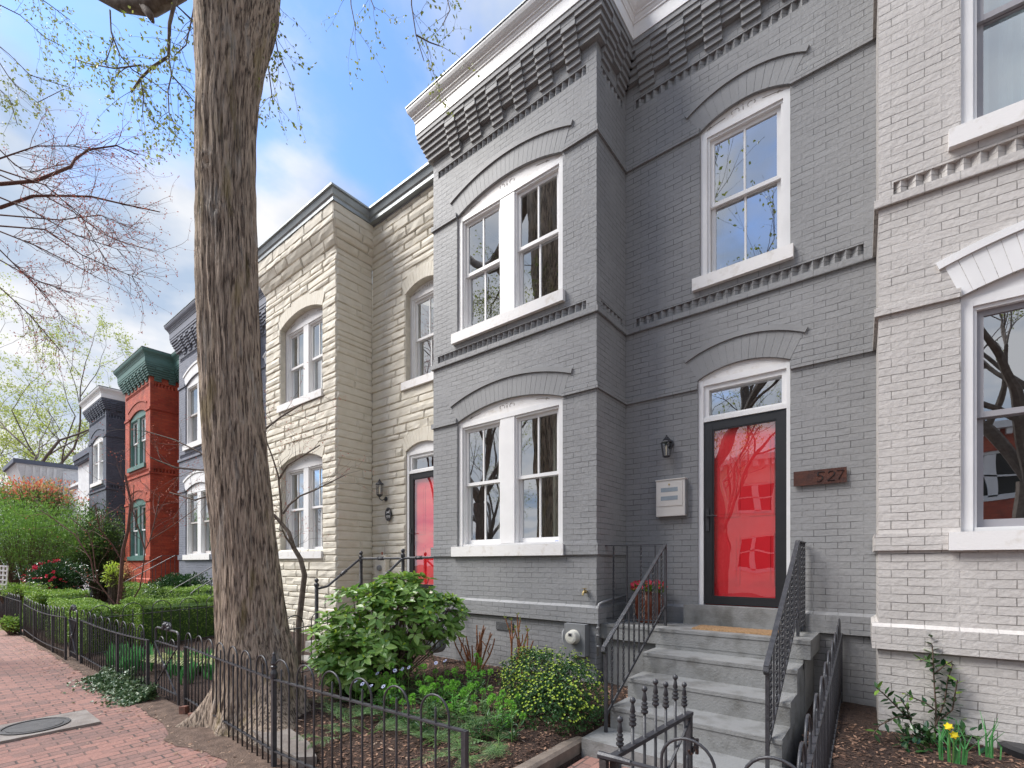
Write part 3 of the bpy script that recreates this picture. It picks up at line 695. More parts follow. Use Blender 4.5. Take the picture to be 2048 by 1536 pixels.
# ---- white houses far along the row ----
def white_far():
    r=thing('row_house',(-31.4,6.0,0),'flat white painted house with dark cornice left of the navy house','house','brick row houses along the street')
    m=MB(); Pq=lambda u,z,d:(u,d,z)
    ops=[(1.2,2.4,4.3,6.1,0,.12,False)]
    panel(m,Pq,-3.4,3.36,-.1,7.2,ops); m.box(-3.4,3.36,1.3,8,-.1,7.2); m.build('wall',M['whiteb'],r)
    c=MB(); c.box(-3.45,3.36,-.22,8,7.2,7.5); c.box(-3.42,3.36,-.12,0,6.98,7.2)
    for i in range(26): c.box(-3.4+i*.26,-3.28+i*.26,-.18,-.12,7.0,7.2)
    c.build('cornice',M['navyp'],r)
    window(r,Pq,1.2,2.4,4.3,6.1,0,False,trim='navyp',sashm='trim',munt=False)
    l=MB(); l.box(1.05,2.55,-.04,.02,6.1,6.32); l.build('lintel',M['navyp'],r)
    r=thing('row_house',(-41.8,4.5,0),'small white brick house with slotted frieze and dark cap at the far left','house','brick row houses along the street')
    m=MB()
    m.box(-1.9,1.8,0,1.64,-.1,6.4); 
    pr=[(0,6.4),(.12,6.7),(.38,7.5)]
    for (a0,z0),(a1,z1) in zip(pr,pr[1:]):
        m.quad((1.8+a0,-a0,z0),(1.8+a0,1.64,z0),(1.8+a1,1.64,z1),(1.8+a1,-a1,z1)); m.quad((-1.9-a0,-a0,z0),(1.8+a0,-a0,z0),(1.8+a1,-a1,z1),(-1.9-a1,-a1,z1)); m.quad((-1.9-a0,-a0,z0),(-1.9-a0,1.64,z0),(-1.9-a1,1.64,z1),(-1.9-a1,-a1,z1))
    m.box(-2.2,2.1,1.64,6,-.1,7.5); m.box(2.1,7.0,1.9,7,-.1,6.2)
    m.build('wall',M['whiteb'],r)
    s=MB()
    for i in range(5): y=.02+i*.30; s.poly([(1.95,y,6.85),(1.95,y+.12,6.85),(2.15,y+.12,7.42),(2.15,y,7.42)],(.04,0,0))
    s.build('frieze_slot',M['whitep'],r)
    c=MB(); c.box(-2.4,2.32,-.5,6,7.5,7.74); c.build('cornice',M['navyp'],r)
    c=MB(); c.box(2.1,7.1,1.75,7,6.2,6.34); c.build('roof',M['whitep'],r)
    wv=lambda u,z,d:(1.8-d,u,z)
    window(r,wv,.5,1.3,4.1,5.65,.12,False,trim='trim',munt=False,sill=False)
    a=MB(); arch_ring(a,wv,.5,1.3,5.65,.12,.22,False); a.build('brick_arch',M['navyp'],r)
white_far()
# ---------------- ground ----------------
M['dirt']=plain('dry_dirt',(.17,.115,.085),.95,.2,9,1,60,dist=.02,col2=(.085,.055,.04))
def sheet(name,x0,x1,y0,y1,z,mat,nx=1,ny=1,fn=None):
    m=MB(); base=0
    for j in range(ny+1):
        for i in range(nx+1):
            x=x0+(x1-x0)*i/nx; y=y0+(y1-y0)*j/ny; m.v.append((x,y,fn(x,y) if fn else z))
    for j in range(ny):
        for i in range(nx): k=j*(nx+1)+i; m.f.append((k,k+1,k+nx+2,k+nx+1))
    o=m.build(name,M[mat],None,smooth=bool(fn)); o['kind']='structure'; return o
sheet('ground',-400,400,-400,400,-.14,'soil')
sheet('street',-200,200,-13,-2.2,-.13,'asphalt')
def gz(x,y):
    if -2.2<x<-.58 and y<5.4: return -.03
    if y<2.02: return -.03
    e=min(1,max(0,(y-2.02)/.5)); t=min(1,max(0,(y-2.0)/2.6))
    z=.05*e+.20*t
    if x>-.6: z=.05*e+.23*min(1,(y-2)/2.4)
    dist=min(abs(x+2.12),abs(x+.62)) if y<4.4 else 1
    z*=min(1,max(.0,dist/.25)) if y<4.4 and (x<-2.12 or x>-.62) and dist<.25 else 1
    return z+.016*noise.noise(Vector((x*4,y*4,0)))+.008*noise.noise(Vector((x*14,y*14,3)))
sheet('garden_bed',-8,6,2.0,6.2,0,'soil',180,60,gz)
sheet('garden_bed',-60,-8,2.0,7.2,0,'soil',120,24,gz)
def wz(x,y):
    return .012*noise.noise(Vector((x*.7,y*.7,5)))+.006*noise.noise(Vector((x*2.2,y*2.2,9)))
sheet('sidewalk',-60,8,-2.05,2.03,0,'walk',200,30,wz)
sheet('garden_path',-2.12,-.64,2.03,4.2,.004,'walk',1,1)
m=MB(); m.box(-60,8,-2.2,-2.05,-.13,.015); m.build('kerb',M['stone'])['kind']='structure'
sheet('sidewalk',-60,40,-17,-13.2,-.0,'walk')
m=MB(); n_=220
for i in range(n_):
    xa,xb=-17+14.2*i/n_,-17+14.2*(i+1)/n_
    f=lambda x:1.74+.10*noise.noise(Vector((x*1.3,0,7)))+.07*noise.noise(Vector((x*5,0,2)))-(.16*math.exp(-((x+5.4)/.5)**2))
    zf_=lambda x,y:wz(x,y)+.007
    m.quad((xa,f(xa),zf_(xa,f(xa))),(xb,f(xb),zf_(xb,f(xb))),(xb,2.04,zf_(xb,2.04)+.01),(xa,2.04,zf_(xa,2.04)+.01))
m.build('dirt_strip',M['dirt'])['kind']='structure'
# utility cover in the sidewalk
o=thing('utility_cover',(-6.93,.86,.012),'round dark iron utility cover in a gray concrete square set in the brick sidewalk','utility cover')
m=MB(); m.box(-.34,.33,-.5,.46,-.05,.012); m.build('concrete_collar',M['sidec'],o)
m=MB(); m.lathe((0,0,0),[(.27,.0),(.27,.024),(.245,.026),(.24,.016),(.215,.016),(.215,.022),(.001,.022)],36); m.build('lid',M['cover'],o)
# neat kerb of the left bed
m=MB(); 
m.poly([(-2.30,2.1,.0),(-2.19,2.1,.0),(-2.19,2.1,.10),(-2.22,2.1,.12),(-2.30,2.1,.12)],(0,1.75,.0)); tag(m.build('bed_edging',M['kerb']),'low brown masonry edging between the planted bed and the front steps','edging')
m=MB(); m.poly([(-4.86,2.10,0),(-4.4,2.03,0),(-3.86,2.03,0),(-3.75,2.14,0),(-4.1,2.27,0),(-4.7,2.36,0)],(0,0,.10)); tag(m.build('kerb_stone',M['sidec']),'flat pale stone slab lying behind the hoop fence below the big tree','stone')
M['oldbrick']=plain('weathered_edging_brick',(.24,.10,.07),.9,.2,20,.6,70,col2=(.11,.06,.045))
# loose bricks by the fence
BL=['leaning red edging brick at the foot of the gate post beside the tree','red edging brick under the hoop fence, second from the gate','red edging brick under the hoop fence in the middle of the row','red edging brick under the fence nearest the tree root']
for i,(x,y) in enumerate(((-6.28,1.98),(-6.0,2.0),(-5.72,2.02),(-5.5,2.03))):
    o=MB().box(-.09,.09,-.03,.03,-.03,.05).build('loose_brick',M['oldbrick']); o.location=(x,y,.0); o.rotation_euler=(U(-.3,.3),U(-.5,.5)+1.2*(i==0),U(-.4,.4))
    tag(o,BL[i],'brick','edging bricks at the foot of the fence')
# ---------------- chips, litter ----------------
def scatter_chips(name,x0,x1,y0,y1,n,mat,smin,smax,zfn,dens=None,label=None,cat=None):
    m=MB(); c=0
    while c<n:
        x,y=U(x0,x1),U(y0,y1)
        if dens and R()>dens(x,y): c+=1; continue
        z=zfn(x,y)+.006; a=U(0,6.28); L=U(smin,smax); W=L*U(.2,.5); t=U(-.5,.5)
        d=Vector((math.cos(a),math.sin(a),t*.6)); s=Vector((-math.sin(a),math.cos(a),U(-.5,.5)))
        p=Vector((x,y,z)); m.quad(p-d*L/2,p+s*W/2,p+d*L/2,p-s*W/2); c+=1
    o=m.build(name,M[mat]); o['kind']='stuff'
    if label: o['label']=label; o['category']=cat
    return o
out_path=lambda x,y: 0 if (-2.2<x<-.62 and y<5.3) else 1
scatter_chips('bark_mulch',-6,2.2,2.1,5.2,34000,'chip',.012,.055,gz,out_path,'brown shredded bark mulch spread over the garden beds','mulch')
scatter_chips('fallen_leaves',-6.2,-2.3,2.1,5,420,'oldleaf',.03,.07,gz,out_path,'dry tan leaves fallen on the mulch of the left bed','fallen leaves')
scatter_chips('fallen_leaves',-16,-3.0,.9,2.0,5200,'oldleaf',.02,.06,lambda x,y:wz(x,y)+.004,lambda x,y:max(.02,((y-.9)/1.1)**2.5),'dry leaf litter gathered on the brick sidewalk along the fence','fallen leaves')
# ---------------- front steps ----------------
o=thing('front_steps',(-1.37,5.25,0),'gray painted concrete front steps with five treads and a slab landing','steps')
m=MB(); X0,X1=-2.09+1.37,-.66+1.37
tr=[(4.90,.757),(4.53,.551),(4.15,.356)]
prevy=5.32
for y,z in tr: 
    m.box(X0,X1,y-5.25,prevy-5.25,-.1,z); prevy=y
b=m.build('tread',M['concrete'],o)
m=MB(); m.box(-2.17+1.37,-.60+1.37,3.75-5.25,4.15-5.25,-.1,.15); m.build('bottom_step',M['concrete'],o)
m=MB(); m.box(-2.79+1.37,-.60+1.37,0,.752,.80,.977); m.box(X0,X1,.004,.10,.70,.80); m.build('landing_slab',M['concrete'],o)
m=MB(); m.box(-2.785+1.37,-.655+1.37,.07,.752,-.1,.80); m.box(-2.785+1.37,X0-.001,.072,.6,-.1,.797); m.build('base',M['concrete'],o)
m=MB(); m.box(-1.98+1.37,-.80+1.37,.60,.755,.977,1.205); m.build('door_sill',M['concrete'],o)
o=MB(); 
nose=MB()
for (y,z) in [(5.25,.977)]+tr: nose.box(X0-.004 if y<5.2 else -2.79+1.37,X1+.004 if y<5.2 else -.6+1.37,y-5.25-.007,y-5.25+.004,z-.035,z-.003)
nose.build('nosing',M['concrete'],b.parent)
# ---------------- railings ----------------
def twisted(mb,p0,p1,r=.0085,tw=9):
    "twisted square bar"
    p0=Vector(p0);p1=Vector(p1); n=max(6,int((p1-p0).length/.02)); base=len(mb.v)
    d=(p1-p0).normalized(); x=d.orthogonal().normalized(); y=d.cross(x)
    for i in range(n+1):
        p=p0+(p1-p0)*i/n; a0=i*.02*tw*6.28/1.0*.55
        for k in range(4): a=a0+k*math.pi/2; mb.v.append(tuple(p+x*math.cos(a)*r*1.35+y*math.sin(a)*r*1.35))
    for i in range(n):
        for k in range(4): a=base+i*4+k;b=base+i*4+(k+1)%4; mb.f.append((a,b,b+4,a+4))
def stair_rail(x,label,ret):
    o=thing('stair_railing',(x,4.0,.15),label,'railing'); L=Vector((x,4.0,.15))
    yb,zb,yt,zt=4.02,.93,5.50,1.925
    m=MB(); m.bar((x,yb,.15),(x,yb,zb),.026,.026); m.build('post',M['iron'],o,shift=L)
    m=MB(); m.bar((x,yt,.977),(x,yt,zt-.01),.026,.026); m.build('post',M['iron'],o,shift=L)
    m=MB(); pts=[(x,yb-.03,zb-.055),(x,yb-.055,zb-.03),(x,yb-.045,zb+.005),(x,yb,zb+.035),(x,yt,zt)]
    for p,q in zip(pts,pts[1:]): m.bar(p,q,.038,.013)
    m.build('handrail',M['iron'],o,shift=L)
    m=MB(); m.bar((x,yb,.30),(x,yt-.02,1.20),.012,.030); m.build('lower_rail',M['iron'],o,shift=L)
    for i in range(1,12):
        f=i/12; y=yb+(yt-yb)*f; z0=.30+.90*f; z1=zb+.03+(zt-zb-.03)*f
        m=MB()
        if i%2: twisted(m,(x,y,z0),(x,y,z1))
        else: m.bar((x,y,z0),(x,y,z1),.014,.014)
        m.build('baluster',M['iron'],o,shift=L)
    if ret=='bay':
        m=MB(); m.bar((x,yt,zt-.004),(-2.80,5.36,1.918),.032,.012); m.build('return_rail',M['iron'],o,shift=L)
        for i in range(4):
            f=(i+.7)/4.5; p=Vector((x,yt,0)).lerp(Vector((-2.80,5.36,0)),f); m=MB()
            (twisted(m,(p.x,p.y,1.02),(p.x,p.y,1.91)) if i%2 else m.bar((p.x,p.y,1.02),(p.x,p.y,1.91),.013,.013)); m.build('baluster',M['iron'],o,shift=L)
        m=MB(); m.bar((x,yt,1.03),(-2.80,5.36,1.03),.025,.010); m.build('bottom_rail',M['iron'],o,shift=L)
    else:
        m=MB(); m.bar((x,yt,zt-.004),(x+.0,5.97,zt-.004),.032,.012); m.build('return_rail',M['iron'],o,shift=L)
        m=MB(); m.bar((x,yt,1.06),(x,5.95,1.06),.025,.010); m.build('bottom_rail',M['iron'],o,shift=L)
        for i in range(5):
            y=yt+(i+.8)*.085; m=MB(); (twisted(m,(x,y,1.06),(x,y,1.92)) if i%2==0 else m.bar((x,y,1.06),(x,y,1.92),.013,.013)); m.build('baluster',M['iron'],o,shift=L)
        m=MB(); m.bar((x,5.93,.98),(x,5.93,1.92),.02,.02); m.build('post',M['iron'],o,shift=L)
stair_rail(-2.07,'black iron stair railing left of the gray steps, turning to the bay','bay')
stair_rail(-.735,'black iron stair railing right of the gray steps, turning to the wall','wall')
# ---------------- hoop fences ----------------
def hoopmesh(rad,zt,z0=.0,r=.0075):
    m=MB(); pts=[(-rad,0,z0),(-rad,0,zt*.5),(-rad,0,zt)]+[(-math.cos(a)*rad,0,zt+math.sin(a)*rad) for a in [math.pi*i/12 for i in range(1,12)]]+[(rad,0,zt),(rad,0,zt*.5),(rad,0,z0)]
    m.tube(pts,r,6); return m
def fence(P0,P1,z0,z1,label,rail=.735,pitch=.121,posts=(0,1),ext=0,hp=.0075,bottom=.14,topz=.79,finials=(),sag=0,group=None,gap=1):
    P0=Vector((*P0,0));P1=Vector((*P1,0)); d=P1-P0; L=d.length; rz=math.atan2(d.y,d.x)
    o=thing('hoop_fence',(P0.x,P0.y,0),label,'fence',group,rz)
    zf=lambda s: z0+(z1-z0)*s/L+sag*math.sin(math.pi*s/L)
    n=max(1,int(round(L/(pitch*3)))); ph=L/n; p=ph/3
    m=MB(); k=8
    for i in range(k): 
        a,b=L*i/k,L*(i+1)/k; 
        if i==0: a-=ext
        m.bar((a,0,rail+zf(a)),(b,0,rail+zf(b)),.030,.011)
    m.build('top_rail',M['iron'],o)
    m=MB()
    for i in range(k): a,b=L*i/k,L*(i+1)/k; m.bar((a,0,bottom+zf(a)),(b,0,bottom+zf(b)),.026,.010)
    m.build('bottom_rail',M['iron'],o)
    h=pk=None
    for i in range(n):
        s=i*ph+p+p*.5*0; zz_=zf(s)
        if h is None:
            h=hoopmesh(p,topz,0.0,hp).build('hoop',M['iron'],o,smooth=True); h.location=(s,0,zz_)
            pk=MB().tube([(0,0,0),(0,0,.4),(0,0,topz+.03),(0,0,topz+.045)],[hp,hp,hp,hp*.4],6).build('picket',M['iron'],o,smooth=True); pk.location=(s,0,zz_)
        else: 
            a=inst(h,o,(s,0,zz_)); a.rotation_euler=(U(-.012,.012),U(-.012,.012),0); inst(pk,o,(s,0,zz_))
    for f in posts:
        s=L*f; m=MB(); m.bar((s,0,-.05),(s,0,rail+zf(s)+.004),.032,.032); m.build('post',M['iron'],o)
    for f in finials:
        s=L*f; m=MB(); m.bar((s,0,-.05),(s,0,rail+zf(s)+.01),.034,.034); zt=rail+zf(s)
        m.lathe((s,0,zt),[(.017,0),(.028,.015),(.03,.05),(.018,.085),(.026,.095),(.027,.108),(.016,.118),(.027,.135),(.012,.20),(.014,.212),(.001,.23)],8); m.build('finial_post',M['iron'],o)
    return o
HG='black hoop top fences along the sidewalk'
fence((-6.44,2.05),(-4.05,1.93),0,0,'black hoop topped iron fence in front of the big tree trunk',posts=(0,),finials=(1,),group=HG)
fence((-4.05,1.93),(-1.93,2.01),0,0,'black hoop topped iron fence in front of the left bed',posts=(1,),group=HG)
fence((-.845,2.195),(2.0,2.27),0,0,'black hoop fence right of the open gate at the bottom edge',ext=.26,posts=(1,),group=HG)
fence((-.30,2.25),(-.415,5.95),.0,.25,'black hoop fence running up beside the steps to the house wall',group=HG,topz=.80)
fence((-10.75,1.89),(-7.36,1.93),.01,0,'black hoop fence in front of the ivy and tulip leaves',group=HG,posts=(0,.62,1),sag=-.03)
fence((-16.0,1.8),(-11.4,1.80),.02,.02,'sagging black hoop fence in front of the light green hedge',group=HG,posts=(0,.3,.75,1),sag=-.06)
fence((-10.72,2.0),(-10.75,5.1),.02,.15,'thin black hoop fence between the yards behind the closed gate',pitch=.15,topz=.80,group=HG)
fence((-6.15,2.35),(-6.2,4.9),.05,.22,'short black hoop fence behind the big tree trunk',group=HG)
fence((-21,1.75),(-16.3,1.78),.02,.02,'far black iron fence at the left edge of the photo',group=HG,posts=(0,.5,1),rail=.78)
# closed gate left of the tree
def hoop_gate(x0,x1,y,label,orn=True,rail=.72):
    o=thing('garden_gate',(x0,y,0),label,'gate'); w_=x1-x0
    m=MB(); rr=.06; pts=[(0,0,.06),(0,0,.84)]+[(rr-rr*math.cos(a),0,.84+rr*math.sin(a)) for a in (.5,1.0,1.57)]+[(w_-rr+rr*math.sin(a),0,.84+rr*math.cos(a)) for a in (0,.57,1.07)]+[(w_,0,.84),(w_,0,.06)]
    m.tube(pts,.013,6); m.build('gate_frame',M['iron'],o)
    for z in (rail,.16): MB().box(.0,w_,-.012,.012,z,z+.012).build('cross_rail',M['iron'],o)
    p=w_/8
    for c in (w_*.27,w_*.73):
        h=hoopmesh(w_*.12,.70,.08,.006).build('hoop',M['iron'],o); h.location=(c,0,0)
        k=MB().tube([(0,0,.08),(0,0,.76)],.006,6).build('picket',M['iron'],o); k.location=(c,0,0)
    k=MB().tube([(0,0,.08),(0,0,.88)],.006,6).build('picket',M['iron'],o); k.location=(w_/2,0,0)
    m=MB(); m.bar((.02,-.012,.18),(w_-.02,-.012,rail),.014,.008); m.bar((.02,-.02,rail),(w_-.02,-.02,.18),.014,.008); m.build('brace',M['iron'],o)
    m=MB(); m.lathe((w_/2,-.024,.45),[(.001,-.01),(.03,-.008),(.045,0),(.03,.012),(.001,.016)],8,Vector((0,-1,0))); m.build('rosette',M['iron'],o)
    if orn:
        m=MB()
        for i in range(5): a=i/4*math.pi; m.ball((w_/2+.085*math.cos(a)*1.1,0,.915+.045*math.sin(a)),.032,8)
        for i in range(4): m.tube([(w_/2-.1+i*.065,0,.9),(w_/2-.085+i*.065,0,.985),(w_/2-.05+i*.065,0,.95),(w_/2-.04+i*.065,0,.9)],.012,5)
        m.build('cast_ornament',M['iron'],o)
hoop_gate(-7.31,-6.50,2.0,'closed black iron gate with crossed braces, rosette and cast ornament left of the tree')
hoop_gate(-11.36,-10.8,1.85,'small black iron gate with diagonal brace further along the sidewalk',True)
# open gate with ball finials
def spear_gate():
    P0=Vector((-1.10,2.21,0)); d=Vector((.071,.955,0)); w_=d.length
    o=thing('garden_gate',P0,'open black iron gate with seven ball topped finials in front of the steps','gate',None,math.atan2(d.y,d.x))
    MB().box(-.02,w_+.01,-.019,.019,.720,.742).build('top_rail',M['iron'],o)
    MB().box(0,w_,-.015,.015,.10,.12).build('bottom_rail',M['iron'],o)
    MB().box(w_-.035,w_,-.018,.018,.05,.72).build('latch_stile',M['iron'],o)
    MB().box(0,.035,-.018,.018,.05,.72).build('hinge_stile',M['rust'],o)
    hs=[.165,.235,.27,.285,.245,.265,.195]
    for i,h in enumerate(hs):
        s=.07+i*(w_-.16)/6; m=MB(); m.tube([(s,0,.05),(s,0,.735+h-.12)],.0085,8)
        z=.735+h-.135
        m.lathe((s,0,z),[(.009,0),(.018,.004),(.021,.016),(.012,.024),(.018,.030),(.020,.040),(.011,.047),(.016,.052),(.017,.060),(.009,.068),(.015,.076),(.008,.118),(.007,.122),(.014,.128),(.0165,.138),(.012,.150),(.001,.156)],12)
        m.build('finial_picket',M['iron'],o,smooth=True)
    m=MB(); m.bar((.05,-.012,.12),(w_-.04,-.012,.69),.014,.010); m.build('brace',M['iron'],o)
    m=MB(); m.tube([(w_-.02+.05*math.sin(a),-.02,.53+.05*math.cos(a)) for a in [i*.5 for i in range(10)]],.008,6); m.box(w_-.02,w_+.06,-.03,-.015,.50,.52); m.tube([(w_+.05,-.025,.46),(w_+.05,-.025,.56)],.012,6); m.build('latch',M['rust'],o)
    o=thing('gate_post',(-1.135,2.185,0),'rusty black gate post at the bottom edge below the open gate','post')
    m=MB(); m.box(-.018,.018,-.018,.018,-.05,.72); m.build('post',M['rust'],o); m=MB(); m.tube([(-.03,0,.735),(.06,0,.737),(.14,.004,.735)],[.02,.018,.014],8); m.build('cap',M['iron'],o)
spear_gate()
# cream house iron railing with barley twist newels
def newel(o,L,x,y,z0,z1):
    m=MB(); n=int((z1-z0-.2)/.0225)
    prof=[(.045,0),(.045,.04),(.03,.05)]
    for i in range(n): prof+=[(.036,.06+i*.0225),(.028,.071+i*.0225)]
    h=.06+n*.0225; prof+=[(.040,h+.01),(.042,h+.05),(.03,h+.06),(.018,h+.075),(.034,h+.10),(.036,h+.12),(.02,h+.145),(.001,h+.15)]
    m.lathe((x,y,z0),prof,10); return m.build('newel_post',M['iron'],o,smooth=False,shift=L)
L=Vector((-7.75,4.4,.2)); o=thing('porch_railing',L,'black iron railing with barley twist newel posts and knob finials at the cream house steps','railing')
newel(o,L,-7.75,4.42,.25,1.44); newel(o,L,-7.72,5.28,.98,1.93); newel(o,L,-6.52,5.28,.98,1.95); newel(o,L,-6.5,4.42,.25,1.40)
def coll(m,p,q,f):
    c=Vector(p).lerp(Vector(q),f); d=(Vector(q)-Vector(p)); m.lathe(c-d.normalized()*.08,[(.02,0),(.036,.012),(.024,.03),(.034,.05),(.034,.1),(.024,.12),(.036,.14),(.02,.155)],8,d)
for pts in ([(-7.75,4.46,1.27),(-7.75,4.62,1.30),(-7.73,5.24,1.77)],[(-7.72,5.28,1.79),(-6.52,5.28,1.79)],[(-6.5,4.46,1.24),(-6.5,4.62,1.28),(-6.51,5.24,1.77)],[(-6.52,5.28,1.79),(-5.68,5.28,1.80)],[(-7.72,5.28,1.18),(-6.52,5.28,1.18)]):
    m=MB(); m.tube(pts,.021,8); coll(m,pts[-2],pts[-1],.5); m.build('handrail',M['iron'],o,shift=L)
o=thing('front_steps',(-7.1,5.2,0),'plain steps and landing below the red door of the cream house','steps')
m=MB(); m.box(-.75,.75,.05,.79,-.1,.97)
for i in range(4): m.box(-.62,.62,-.35*(i+1)+.05,-.35*i+.05,-.1,.97-.19*(i+1))
m.build('treads',M['stone'],o)
# simple straight stair railings in front of further houses
def far_rail(x,lab):
    o=thing('stair_railing',(x,5.2,.95),lab,'railing'); L=Vector((x,5.2,.95))
    for xx in (x,x+1.25):
        m=MB(); m.tube([(xx,3.95,1.0),(xx,3.9,1.05),(xx,3.98,1.12),(xx,5.3,1.95),(xx,5.95,1.95)],.012,6)
        for i in range(8): y=4.05+i*.25; m.bar((xx,y,max(.2,.25+(y-4.0)*.55)),(xx,y,min(1.95,1.15+(y-4.0)*.62)),.013,.013)
        m.build('iron_rail',M['iron'],o,shift=L)
    m=MB(); m.box(x+.05,x+1.2,5.25,5.98,0,.97)
    for i in range(4): m.box(x+.08,x+1.17,5.25-.32*(i+1),5.25-.32*i,0,.97-.19*(i+1))
    m.build('steps',M['stone'],o,shift=L)
far_rail(-13.2,'black iron stair railings of the slate gray house behind the tree trunk')
far_rail(-18.8,'black iron stair railings beside the red brick house')
# ---------------- things on and by the walls ----------------
WY=6.0
o=thing('wall_lantern',(-2.2,WY,3.17),'small black coach lantern on the dark gray wall above the mailbox','wall lamp')
m=MB(); m.lathe((0,0,.03),[(.055,0),(.058,-.012),(.045,-.022),(.001,-.024)],16,Vector((0,1,0))); m.tube([(0,-.02,.05),(0,-.06,.10),(0,-.12,.09)],.009,6); m.build('wall_bracket',M['iron'],o)
m=MB(); cy=-.115; m.lathe((0,cy,.03),[(.075,0),(.07,.012),(.045,.03),(.05,.035),(.02,.06),(.022,.068),(.008,.075),(.012,.085),(.001,.095)],6); m.lathe((0,cy,-.155),[(.03,0),(.045,.008),(.047,.018),(.03,.02)],6)
for k in range(6):
    a=2*math.pi*k/6; m.bar((math.cos(a)*.045,cy+math.sin(a)*.045,-.14),(math.cos(a)*.07,cy+math.sin(a)*.07,.035),.008,.008)
m.build('lantern_cage',M['iron'],o)
m=MB(); m.lathe((0,cy,-.135),[(.040,0),(.064,.165)],6); m.build('glass',M['lampglass'],o)
m=MB(); m.lathe((0,cy,-.13),[(.012,0),(.012,.07),(.016,.09),(.012,.12),(.001,.13)],10); m.build('bulb',M['bulb'],o)
o=thing('mailbox',(-2.165,WY,2.29),'brushed steel wall mailbox with two small windows left of the red door','mailbox')
m=MB(); m.box(-.18,.18,-.085,-.003,.0,.445); m.build('body',M['steel'],o)
m=MB(); m.box(-.168,.152,-.094,-.0855,.125,.425); m.build('door',M['steel'],o)
m=MB(); m.box(-.186,.186,-.10,-.0,.446,.458); m.build('lid',M['steel'],o)
for z in (.195,.30): m=MB(); m.box(-.115,.095,-.0965,-.0942,z,z+.052); m.build('view_window',plain('mailbox_window',(.33,.38,.42),.15,.1,9,0),o)
m=MB(); m.lathe((-.01,-.094,.39),[(.012,0),(.012,.005),(.004,.006)],12,Vector((0,-1,0))); m.build('lock',M['brass'],o)
m=MB(); m.box(-.17,.19,-.02,-.0,.0-.03,.0); m.box(.181,.19,-.08,-.0,.01,.44); m.build('back_plate',M['meter'],o)
# address plate 527
o=thing('address_plate',(-.602,WY,2.608),'rusty steel address plate with the dark numbers 527 right of the red door','sign')
m=MB(); m.box(-.236,.236,-.035,-.022,-.078,.078); m.box(-.15,-.12,-.022,0,-.02,.02); m.box(.12,.15,-.022,0,-.02,.02); m.build('plate',M['corten'],o)
m=MB(); y=-.0365
def stroke(pts,r=.0045): 
    for p,q in zip(pts,pts[1:]): m.bar((p[0],y,p[1]),(q[0],y,q[1]),r*2,.004)
stroke([(.045,.05),(-.01,.05),(-.016,.012),(.012,.016),(.028,.002),(.028,-.022),(.008,-.045),(-.022,-.045)])
stroke([(.075,.030),(.09,.048),(.118,.05),(.135,.032),(.128,.01),(.07,-.045),(.135,-.045)])
stroke([(.15,.05),(.212,.05),(.165,-.045)])
m.build('numbers',M['plastic'],o)
# cream house lantern, plaque, utility box
o=thing('wall_lantern',(-7.95,WY-.02,3.10),'tall black lantern on a curled bracket on the cream stone wall','wall lamp')
m=MB(); m.lathe((.05,0,-.12),[(.045,0),(.05,-.012),(.03,-.02),(.001,-.022)],14,Vector((0,1,0))); m.tube([(.05,-.02,-.12),(.02,-.08,-.15),(0,-.12,-.12),(0,-.12,-.07)],.01,6); m.build('wall_bracket',M['iron'],o)
m=MB(); m.lathe((0,-.12,-.09),[(.02,0),(.035,.02),(.055,.035),(.06,.05)],8); m.lathe((0,-.12,.16),[(.085,0),(.07,.02),(.03,.06),(.035,.065),(.012,.08),(.016,.095),(.001,.115)],8)
for k in range(6):
    a=2*math.pi*k/6; m.bar((math.cos(a)*.055,-.12+math.sin(a)*.055,-.045),(math.cos(a)*.066,-.12+math.sin(a)*.066,.17),.007,.007)
m.build('lantern_cage',M['iron'],o)
m=MB(); m.lathe((0,-.12,-.04),[(.05,0),(.06,.2)],8); m.build('glass',M['lampglass'],o)
m=MB(); m.lathe((0,-.12,-.03),[(.014,0),(.014,.10),(.018,.12),(.001,.15)],10); m.build('bulb',M['bulb'],o)
o=thing('house_number_plaque',(-7.80,WY-.04,2.67),'oval black plaque with a white dog emblem and the number 529 on the cream wall','sign')
m=MB(); n_=24; m.poly([(.10*math.cos(2*math.pi*i/n_),-.012,.135*math.sin(2*math.pi*i/n_)) for i in range(n_)],(0,.012,0)); m.build('plate',M['black'],o)
m=MB()
for i in range(n_): 
    a,b=2*math.pi*i/n_,2*math.pi*(i+1)/n_; m.bar((.088*math.cos(a),-.014,.122*math.sin(a)),(.088*math.cos(b),-.014,.122*math.sin(b)),.004,.003)
m.build('rim',M['sashgray'],o)
m=MB(); y=-.0145
m.poly([(x_,y,z_) for x_,z_ in [(-.045,.01),(-.04,.045),(-.045,.065),(-.035,.055),(-.02,.05),(.02,.052),(.03,.07),(.035,.085),(.042,.07),(.055,.062),(.045,.052),(.04,.035),(.04,.01),(.03,.01),(.028,.03),(.0,.03),(-.025,.03),(-.035,.01)]],(0,.003,0)); m.build('dog_emblem',M['trim'],o)
m=MB()
stroke([(-.022,-.022),(-.05,-.022),(-.052,-.045),(-.03,-.043),(-.022,-.058),(-.03,-.075),(-.052,-.075)],.0035)
stroke([(.012,-.045),(-.008,-.045),(-.010,-.03),(0,-.022),(.012,-.03),(.012,-.065),(0,-.076),(-.008,-.072)],.0035)
stroke([(.052,-.045),(.032,-.045),(.030,-.03),(.04,-.022),(.052,-.03),(.052,-.065),(.04,-.076),(.032,-.072)],.0035)
m.build('numbers',M['trim'],o)
o=thing('utility_box',(-7.95,WY-.03,1.25),'cream painted utility box with a round meter on the cream house wall','utility box')
m=MB(); m.box(-.17,.17,-.10,.0,-.2,.62); m.build('box',M['formstone'],o)
